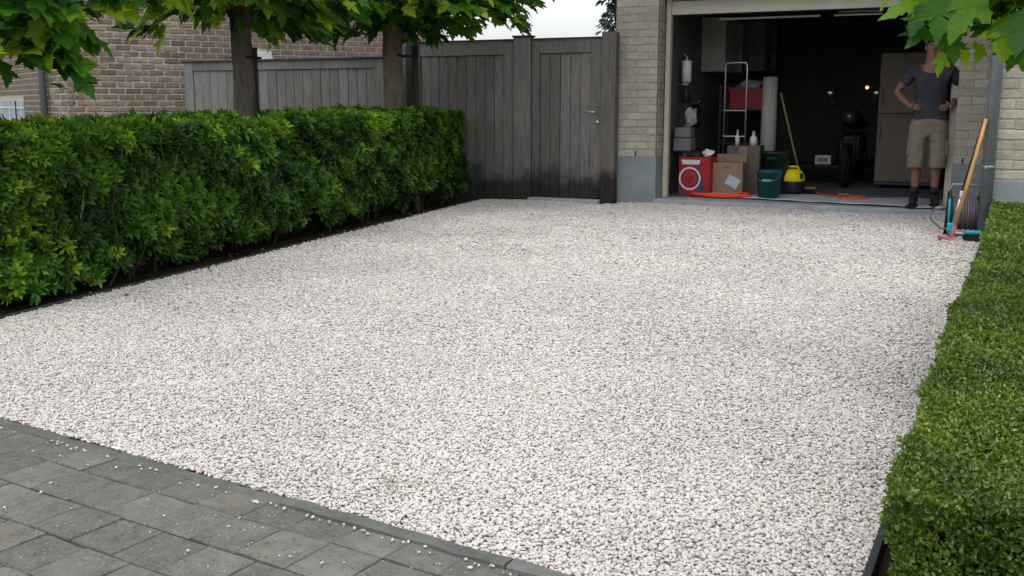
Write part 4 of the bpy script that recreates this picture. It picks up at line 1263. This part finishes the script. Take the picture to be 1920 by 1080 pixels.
MB().tube([(-.11, 0, -.02), (0, 0, -.02), (0, 0, .30), (-.03, 0, .34)], .008, 6).build('holder', 'steel', pr)
sb = thing('spray_bottle', 'dark spray bottle hanging under the white paper roll', 'bottle', (-3.60, 12.78, 1.20))
MB().lathe([(.001, 0), (.05, .01), (.055, .12), (.02, .19), (.018, .22), (.001, .22)], n=14).build('bottle_body', 'black_plastic', sb, smooth=True)
MB().box(-.03, .03, -.05, .02, .22, .25, .004).build('trigger', 'offwhite', sb)
pu = thing('water_pump', 'grey box shaped water pump with pipe on the inner garage wall', 'pump', (-3.55, 12.62, .62))
MB().box(-.12, .10, -.12, .12, 0, .16, .012).build('lower_case', 'grey_plastic', pu)
MB().box(-.11, .09, -.11, .11, .165, .29, .012).build('upper_case', 'grey_plastic', pu)
MB().tube([(.0, 0, 0), (.02, 0, -.25), (.0, .02, -.53)], .02, 8).build('pipe', 'offwhite', pu, smooth=True)
MB().tube([(.0, 0, .29), (.04, 0, .40), (.10, 0, .45), (.12, 0, .52)], .025, 8).build('pipe', 'grey_plastic', pu, smooth=True)
crumple('plastic_wrap', (-3.48, 12.60, 1.03), (.08, .09, .13), 'offwhite', 'crumpled pale plastic wrap hanging above the grey pump', 'plastic wrap', 12)
cw = thing('cable_coil', 'dark cable coil hanging on the inner garage wall above the grey pump', 'cable', (-3.66, 13.35, 1.22))
cm_ = MB()
for k in range(5):
    cm_.torus((.01 + .012 * k, .004 * k, -.16 - .006 * k), .13 + .005 * k, .007, 22, 6, 'x')
cm_.build('coil', 'black_plastic', cw, smooth=True)
MB().tube([(-.05, 0, -.02), (.06, 0, -.02), (.08, 0, .02)], .008, 6).build('hook', 'steel', cw)
# fridge
fr = thing('refrigerator', 'old cream refrigerator with two doors behind the standing man', 'refrigerator', (-1.10, 14.55, FZ))
MB().box(-.40, .40, -.02, .55, .05, 1.76, .008).build('cabinet', 'fridge', fr)
d1 = MB().box(-.395, .395, -.075, -.024, .98, 1.755, .01).build('door', 'fridge', fr)
d2 = MB().box(-.395, .395, -.075, -.024, .09, .93, .01).build('door', 'fridge', fr)
MB().box(-.365, -.345, -.105, -.08, 1.05, 1.3, .004).build('handle', 'fridge', d1)
MB().box(-.365, -.345, -.105, -.08, .65, .88, .004).build('handle', 'fridge', d2)
# motorcycle in the dark, nose towards the door
mo = thing('motorcycle', 'black motorcycle parked nose first in the dark garage', 'motorcycle', (-1.86, 14.45, FZ))
for y in (.0, 1.38):
    wh = MB().torus((0, y, .30), .245, .055, 30, 10, 'x').build('tyre', 'rubber', mo, smooth=True)
    rim = MB().torus((0, y, .30), .19, .012, 26, 6, 'x')
    for k in range(6):
        a = k * math.pi / 3
        rim.tube([(0, y, .30), (0, y + .19 * math.cos(a), .30 + .19 * math.sin(a))], .008, 5)
    rim.build('rim', 'steel', wh)
for s in (-1, 1):
    MB().tube([(s * .085, 0, .30), (s * .085, .30, 1.0)], .022, 10).build('fork_leg', 'moto_black', mo, smooth=True)
MB().tube([(-.32, .40, 1.06), (-.2, .33, 1.10), (0, .30, 1.04), (.2, .33, 1.10), (.32, .40, 1.06)], .014, 8).build('handlebar', 'black_plastic', mo, smooth=True)
MB().ball((0, .12, .93), .095, 16, 10, (1, .8, 1)).build('headlamp', 'glass_dark', mo, smooth=True)
MB().ball((0, .62, .88), 1, 16, 10, (.14, .32, .13)).build('tank', 'moto_black', mo, smooth=True)
MB().box(-.11, .11, .9, 1.5, .76, .86, .03).build('seat', 'rubber', mo)
MB().box(-.15, .15, .45, .95, .28, .72, .05).build('engine', 'moto_black', mo)
for s in (-1, 1):
    MB().tube([(s * .17, .5, .45), (s * .19, .8, .25), (s * .19, 1.5, .3)], .035, 8).build('exhaust', 'moto_black', mo, smooth=True)
    mm = MB().tube([(s * .24, .36, 1.09), (s * .29, .33, 1.22)], .006, 6).build('mirror_stalk', 'steel', mo)
    MB().ball((s * .30, .33, 1.25), 1, 10, 8, (.05, .012, .032)).build('mirror', 'steel', mm, smooth=True)
MB().box(-.08, .08, -.13, .13, 0, .012, .004).build('mudguard', 'moto_black', mo, (0, 0, .62))
wlp = thing('pilot_lamp', 'small glowing orange lamp on the dark rear wall above the motorcycle', 'lamp', (-2.045, 17.99, 1.455))
MB().box(-.05, .05, -.012, 0, -.06, .06, .003).build('plate', 'black_plastic', wlp)
MB().ball((0, -.02, 0), .026, 12, 8).build('bulb', 'lamp_glow', wlp, smooth=True)
wb = thing('low_bench', 'low dark bench deep in the garage under a small white box', 'bench', (-2.28, 15.1, FZ))
MB().box(-.40, .40, -.25, .25, .24, .275, .004).build('top', 'black_plastic', wb)
for x in (-.36, .36):
    for y in (-.2, .2): MB().box(x - .02, x + .02, y - .02, y + .02, 0, .24).build('leg', 'black_plastic', wb)
sm = thing('small_box', 'small white box with dark print on the low bench', 'box', (-2.235, 14.98, FZ + .277), R(8))
MB().box(-.105, .105, -.06, .06, 0, .125, .003).build('box_body', 'white_paint', sm)
MB().box(-.075, .06, -.0625, -.0605, .035, .085).build('print', 'grey_plastic', sm)
MB().tube([(-.07, 0, .125), (-.06, 0, .155), (.06, 0, .155), (.07, 0, .125)], .006, 6).build('handle', 'black_plastic', sm)
# plastic sheet on the floor
nx, ny = 44, 14
V, F = [], []
for j in range(ny):
    for i in range(nx):
        t = i / (nx - 1); s = j / (ny - 1)
        u = -2.72 + t * 2.24
        f0 = 12.18 - .32 * t ** .9 + .015 * math.sin(t * 19); b0 = 12.95 + .1 * math.sin(t * 9)
        v = f0 + (b0 - f0) * s
        z = .0985 + .005 * (1 + math.sin(t * 31 + s * 4) * math.sin(s * 6 + t * 5)) + .006 * max(0, math.sin(t * 12 + 5 * s)) ** 3
        V.append((u, v, z))
for j in range(ny - 1):
    for i in range(nx - 1):
        a = j * nx + i; F.append((a, a + 1, a + nx + 1, a + nx))
ps = mk('plastic_sheet', V, F, 'sheet', None, smooth=True)
sol = ps.modifiers.new('thick', 'SOLIDIFY'); sol.thickness = .002; sol.offset = 1
tag(ps, 'pale rumpled plastic sheet spread on the floor of the garage opening', 'sheet')
pts = [(-2.05, 13.15, .13), (-1.96, 12.98, .125), (-1.86, 12.8, .122), (-1.72, 12.66, .122), (-1.58, 12.62, .122), (-1.45, 12.68, .122), (-1.34, 12.58, .122), (-1.45, 12.46, .122), (-1.62, 12.44, .122), (-1.66, 12.55, .122), (-1.6, 12.68, .122)]
tag(MB().tube(pts, .007, 6).build('extension_cord', 'orange', None), 'thin orange red cord lying loose on the plastic sheet', 'cord')
tl = thing('trowel', 'small flat trowel lying on the sheet beside the orange cord', 'trowel', (-1.55, 12.78, .122), R(12))
MB().tube([(-.16, 0, .014), (-.04, 0, .016)], .013, 8).build('handle', 'broom_wood', tl)
MB().add([(-.04, -.03, .004), (.14, -.02, .004), (.17, .0, .004), (.14, .02, .004), (-.04, .03, .004), (-.04, -.03, .008), (.14, -.02, .008), (.17, .0, .008), (.14, .02, .008), (-.04, .03, .008)],
         [(4, 3, 2, 1, 0), (5, 6, 7, 8, 9), (0, 1, 6, 5), (1, 2, 7, 6), (2, 3, 8, 7), (3, 4, 9, 8), (4, 0, 5, 9)]).build('blade', 'steel', tl)

# ------------------------------------------------------------------ TOOLS AT THE DOWNPIPE
hr = thing('hose_reel', 'black and blue garden hose reel standing by the downpipe', 'hose reel', (-.255, 10.10, 0))
hr.rotation_euler = (0, 0, R(8))
for s in (-1, 1):
    f = MB()
    f.tube([(s * .135, -.13, .01), (s * .13, -.03, .42), (s * .13, .03, .42), (s * .135, .15, .01)], .014, 8)
    f.tube([(s * .135, -.13, .012), (s * .135, .15, .012)], .014, 8)
    fr_ = f.build('side_frame', 'black_plastic', hr, smooth=True)
    MB().tube([(s * .134, -.112, .12), (s * .131, -.052, .36)], .012, 8).build('blue_trim', 'cyan', fr_, smooth=True)
    MB().lathe([(.001, -.008), (.155, -.008), (.16, 0), (.155, .008), (.001, .008)], (s * .112, .01, .225), 26, 'x').build('flange', 'black_plastic', hr, smooth=True)
MB().tube([(-.13, 0, .42), (-.11, 0, .485), (.11, 0, .485), (.13, 0, .42)], .014, 8).build('handle', 'grey_plastic', hr, smooth=True)
MB().box(-.13, .13, -.14, -.118, .055, .075, .004).build('cross_bar', 'white_paint', hr)
hs = MB()
for k in range(9):
    hs.torus((-.092 + k * .023, .01, .225), .128 + .008 * (k % 2), .0125, 26, 7, 'x')
for k in range(8):
    hs.torus((-.080 + k * .023, .01, .225), .105, .0125, 22, 6, 'x')
hs.build('hose_coils', 'hose_grey', hr, smooth=True)
MB().lathe([(.001, -.11), (.05, -.11), (.05, .11), (.001, .11)], (0, .01, .225), 14, 'x').build('drum', 'black_plastic', hr)
MB().tube([(-.06, -.10, .12), (-.12, -.16, .10), (-.20, -.12, .10), (-.27, .02, .16), (-.27, .12, .22), (-.22, .20, .25), (-.17, .22, .25)], .0105, 8).build('loose_hose', 'hose_grey', hr, smooth=True)
MB().tube([(-.23, .20, .25), (-.19, .21, .252), (-.14, .215, .252)], [.012, .02, .014], 10).build('connector', 'grey_plastic', hr, smooth=True)
MB().ball((.10, -.15, .05), .025, 10, 8).build('tap_connector', 'dull_red', hr)

ho = thing('garden_hoe', 'garden hoe with yellow wooden handle and red blade leaning on the downpipe', 'hoe', (-.345, 9.62, 0))
MB().tube([(.03, .02, .13), (.12, .09, .58), (.212, .165, 1.07)], [.0165, .017, .0145], 12).build('handle', 'handle_wood', ho, smooth=True)
MB().tube([(.036, .025, .16), (.022, .012, .08), (-.0, 0, .045), (-.02, -.005, .03)], [.02, .017, .013, .009], 10).build('socket', 'dull_red', ho, smooth=True)
MB().add([(-.095, -.02, .075), (-.075, .0, .012), (.02, -.03, .0), (.03, -.012, .055), (-.093, -.014, .077), (-.073, .006, .014), (.022, -.024, .002), (.032, -.006, .057)],
         [(0, 1, 2, 3), (7, 6, 5, 4), (0, 4, 5, 1), (1, 5, 6, 2), (2, 6, 7, 3), (3, 7, 4, 0)]).build('blade', 'dull_red', ho)
wt = thing('weeding_tool', 'weeding tool with black handle and blue foot leaning beside the hoe', 'weeding tool', (-.35, 9.84, 0))
MB().tube([(.065, .0, .40), (.13, -.01, .72), (.20, -.02, 1.04)], .011, 10).build('handle', 'black_plastic', wt, smooth=True)
MB().tube([(.012, 0, .14), (.065, .0, .41)], .009, 10).build('shaft', 'steel', wt, smooth=True)
MB().box(-.03, .035, -.03, .03, .085, .165, .010).build('foot_block', 'cyan', wt, (0, 0, 0))
for x in (-.012, .012):
    MB().tube([(x, 0, .09), (x * 1.6, -.01, .0)], [.007, .004], 6).build('prong', 'steel', wt)
MB().box(-.014, .014, -.014, .014, -.03, .03, .004).build('clip', 'white_paint', wt, (.068, -.004, .42))
hb = thing('hand_brush', 'black bristled hand brush with blue back lying on the gravel', 'brush', (-.165, 9.80, .012), R(6))
MB().box(-.078, .078, -.028, .028, .062, .098, .012).build('back', 'cyan', hb)
MB().add([(-.085, -.03, 0), (.085, -.03, 0), (.085, .03, 0), (-.085, .03, 0), (-.07, -.024, .062), (.07, -.024, .062), (.07, .024, .062), (-.07, .024, .062)],
         [(0, 3, 2, 1), (4, 5, 6, 7), (0, 1, 5, 4), (1, 2, 6, 5), (2, 3, 7, 6), (3, 0, 4, 7)]).build('bristles', 'bristle', hb)

# ------------------------------------------------------------------ THE MAN IN THE GARAGE
def skin_mesh(name, verts, edges, radii, m, parent, root=0, sub=2):
    me = bpy.data.meshes.new(name)
    me.from_pydata(verts, edges, [])
    me.materials.append(M[m])
    o = bpy.data.objects.new(name, me)
    link(o, parent)
    sk = o.modifiers.new('skin', 'SKIN'); sk.use_smooth_shade = True
    ss = o.modifiers.new('smooth', 'SUBSURF'); ss.levels = sub; ss.render_levels = sub
    d = me.skin_vertices[0].data
    for i, r in enumerate(radii):
        d[i].radius = (r, r) if not isinstance(r, tuple) else r
        d[i].use_root = (i == root)
    return o
man = thing('person', 'man in grey t-shirt and khaki shorts with hands on hips in the garage doorway', 'person', (-.715, 12.02, .112), R(5))
bv, be, brd = [], [], []
def bn(p, r, prev=None):
    bv.append(p); brd.append(r)
    if prev is not None: be.append((prev, len(bv) - 1))
    return len(bv) - 1
pel = bn((0, 0, .98), (.155, .11))
bel = bn((0, -.01, 1.10), (.155, .115), pel)
che = bn((0, -.005, 1.30), (.17, .115), bel)
ups = bn((0, .01, 1.43), (.12, .08), che)
nek = bn((0, .0, 1.52), (.066, .066), ups)
jaw = bn((0, -.02, 1.58), (.074, .080), nek)
fac = bn((0, -.02, 1.66), (.082, .095), jaw)
crn = bn((0, -.005, 1.735), (.068, .080), fac)
for s in (-1, 1):
    sh_ = bn((s * .175, .02, 1.42), .062, ups)
    ua = bn((s * .27, .055, 1.32), .048, sh_)
    el = bn((s * .345, .09, 1.21) if s < 0 else (.265, .17, 1.19), .039, ua)
    fa = bn((s * .28, -.01, 1.13) if s < 0 else (.235, .05, 1.11), .036, el)
    wr = bn((s * .205, -.09, 1.065), .026, fa)
    pa = bn((s * .175, -.118, 1.05), (.022, .036), wr)
    hp = bn((s * .085, 0, .90), .098, pel)
    kn_ = bn((s * .10, -.01, .50), .060, hp)
    cf = bn((s * .10, .015, .36), .056, kn_)
    an = bn((s * .097, .02, .10), .036, cf)
    ft = bn((s * .107, -.05, .05), .036, an)
    to = bn((s * .122, -.15, .04), .030, ft)
body = skin_mesh('body', bv, be, brd, 'skin', man)
# hands: fingers wrapped over the hip, thumb behind
for s in (-1, 1):
    hand_v, hand_e, hand_r = [], [], []
    b0 = Vector((s * .170, -.120, 1.05))
    for k in range(4):
        L0 = (.030, .034, .032, .025)[k]
        st = b0 + Vector((-s * .012, -.004, .026 - .017 * k))
        p1 = st + Vector((-s * L0, -.012, -.004)); p2 = p1 + Vector((-s * L0 * .8, .006, -.006)); p3 = p2 + Vector((-s * L0 * .55, .012, -.005))
        i0 = len(hand_v)
        hand_v += [tuple(b0 + Vector((0, 0, .010 - .007 * k))), tuple(st), tuple(p1), tuple(p2), tuple(p3)]
        hand_r += [.012, .0095, .0088, .008, .0065]
        hand_e += [(i0 + q, i0 + q + 1) for q in range(4)]
    i0 = len(hand_v)
    hand_v += [tuple(b0 + Vector((s * .012, .0, .012))), tuple(b0 + Vector((0, .02, .045))), tuple(b0 + Vector((-s * .025, .03, .06)))]
    hand_r += [.013, .010, .008]; hand_e += [(i0, i0 + 1), (i0 + 1, i0 + 2)]
    me = bpy.data.meshes.new('hand'); me.from_pydata(hand_v, hand_e, []); me.materials.append(M['skin'])
    h = bpy.data.objects.new('hand', me); link(h, man)
    sk = h.modifiers.new('skin', 'SKIN'); sk.use_smooth_shade = True
    ss = h.modifiers.new('smooth', 'SUBSURF'); ss.levels = 1; ss.render_levels = 1
    d = me.skin_vertices[0].data
    for i, r in enumerate(hand_r):
        d[i].radius = (r, r); d[i].use_root = i in (0, 5, 10, 15, 20)
# face
fv = MB().tube([(0, -.108, 1.685), (0, -.128, 1.655), (0, -.112, 1.640)], [.008, .014, .010], 8); fv.build('nose', 'skin', man, smooth=True)
for s in (-1, 1):
    MB().ball((s * .031, -.098, 1.69), .0105, 8, 6).build('eye', 'eye', man, smooth=True)
    MB().ball((s * .080, .0, 1.665), 1, 8, 6, (.012, .024, .032)).build('ear', 'skin', man, smooth=True)
MB().tube([(-.024, -.106, 1.612), (0, -.113, 1.611), (.024, -.106, 1.612)], .006, 6).build('mouth', 'dull_red', man, smooth=True)
hm = MB(); hm.ball((0, .012, 1.715), 1, 18, 10, (.088, .100, .085))
hm.v = [(x, y if y > -.06 else y * .9, max(z, 1.655 + (.075 if y < -.02 else 0))) for x, y, z in hm.v]
hm.build('hair', 'hair', man, smooth=True)
# clothes
sv = [(0, .0, .985), (0, -.01, 1.10), (0, -.005, 1.30), (0, .012, 1.425), (0, .008, 1.495)]
sr = [(.172, .128), (.172, .132), (.186, .130), (.135, .092), (.075, .068)]
se = [(0, 1), (1, 2), (2, 3), (3, 4)]
for s in (-1, 1):
    i = len(sv); sv += [(s * .18, .02, 1.42), (s * .255, .05, 1.335), (s * .285, .06, 1.295)]; sr += [.078, .070, .066]; se += [(3, i), (i, i + 1), (i + 1, i + 2)]
skin_mesh('t_shirt', sv, se, sr, 'shirt', man, 1)
hv = [(0, 0, 1.0), (0, 0, .90)]; hr_ = [(.185, .135), (.19, .14)]; he = [(0, 1)]
for s in (-1, 1):
    i = len(hv); hv += [(s * .10, 0, .80), (s * .108, -.005, .60), (s * .108, -.005, .415), (s * .108, -.005, .40)]
    hr_ += [.112, .102, .098, .096]; he += [(1, i), (i, i + 1), (i + 1, i + 2), (i + 2, i + 3)]
skin_mesh('shorts', hv, he, hr_, 'khaki', man, 1)
for s in (-1, 1):
    MB().box(-.016, .016, -.065, .065, 0, .16, .012).build('cargo_pocket', 'khaki', man, (s * .192, -.01, .54), (0, R(s * -3), 0))
    k = skin_mesh('shoe', [(s * .097, .045, .055), (s * .102, .0, .06), (s * .112, -.08, .045), (s * .124, -.17, .036), (s * .097, .02, .13)],
                  [(0, 1), (1, 2), (2, 3), (1, 4)], [.046, .050, .047, .038, .047], 'shoe', man, 1, 1)
    MB().box(-.048, .048, -.215, .085, 0, .022, .008).build('sole', 'black_plastic', man, (s * .110, .0, -.008), (0, 0, R(s * 8)))
    MB().tube([(s * .097, .018, .12), (s * .099, .018, .20)], [.046, .050], 12).build('sock', 'shoe', man, smooth=True)
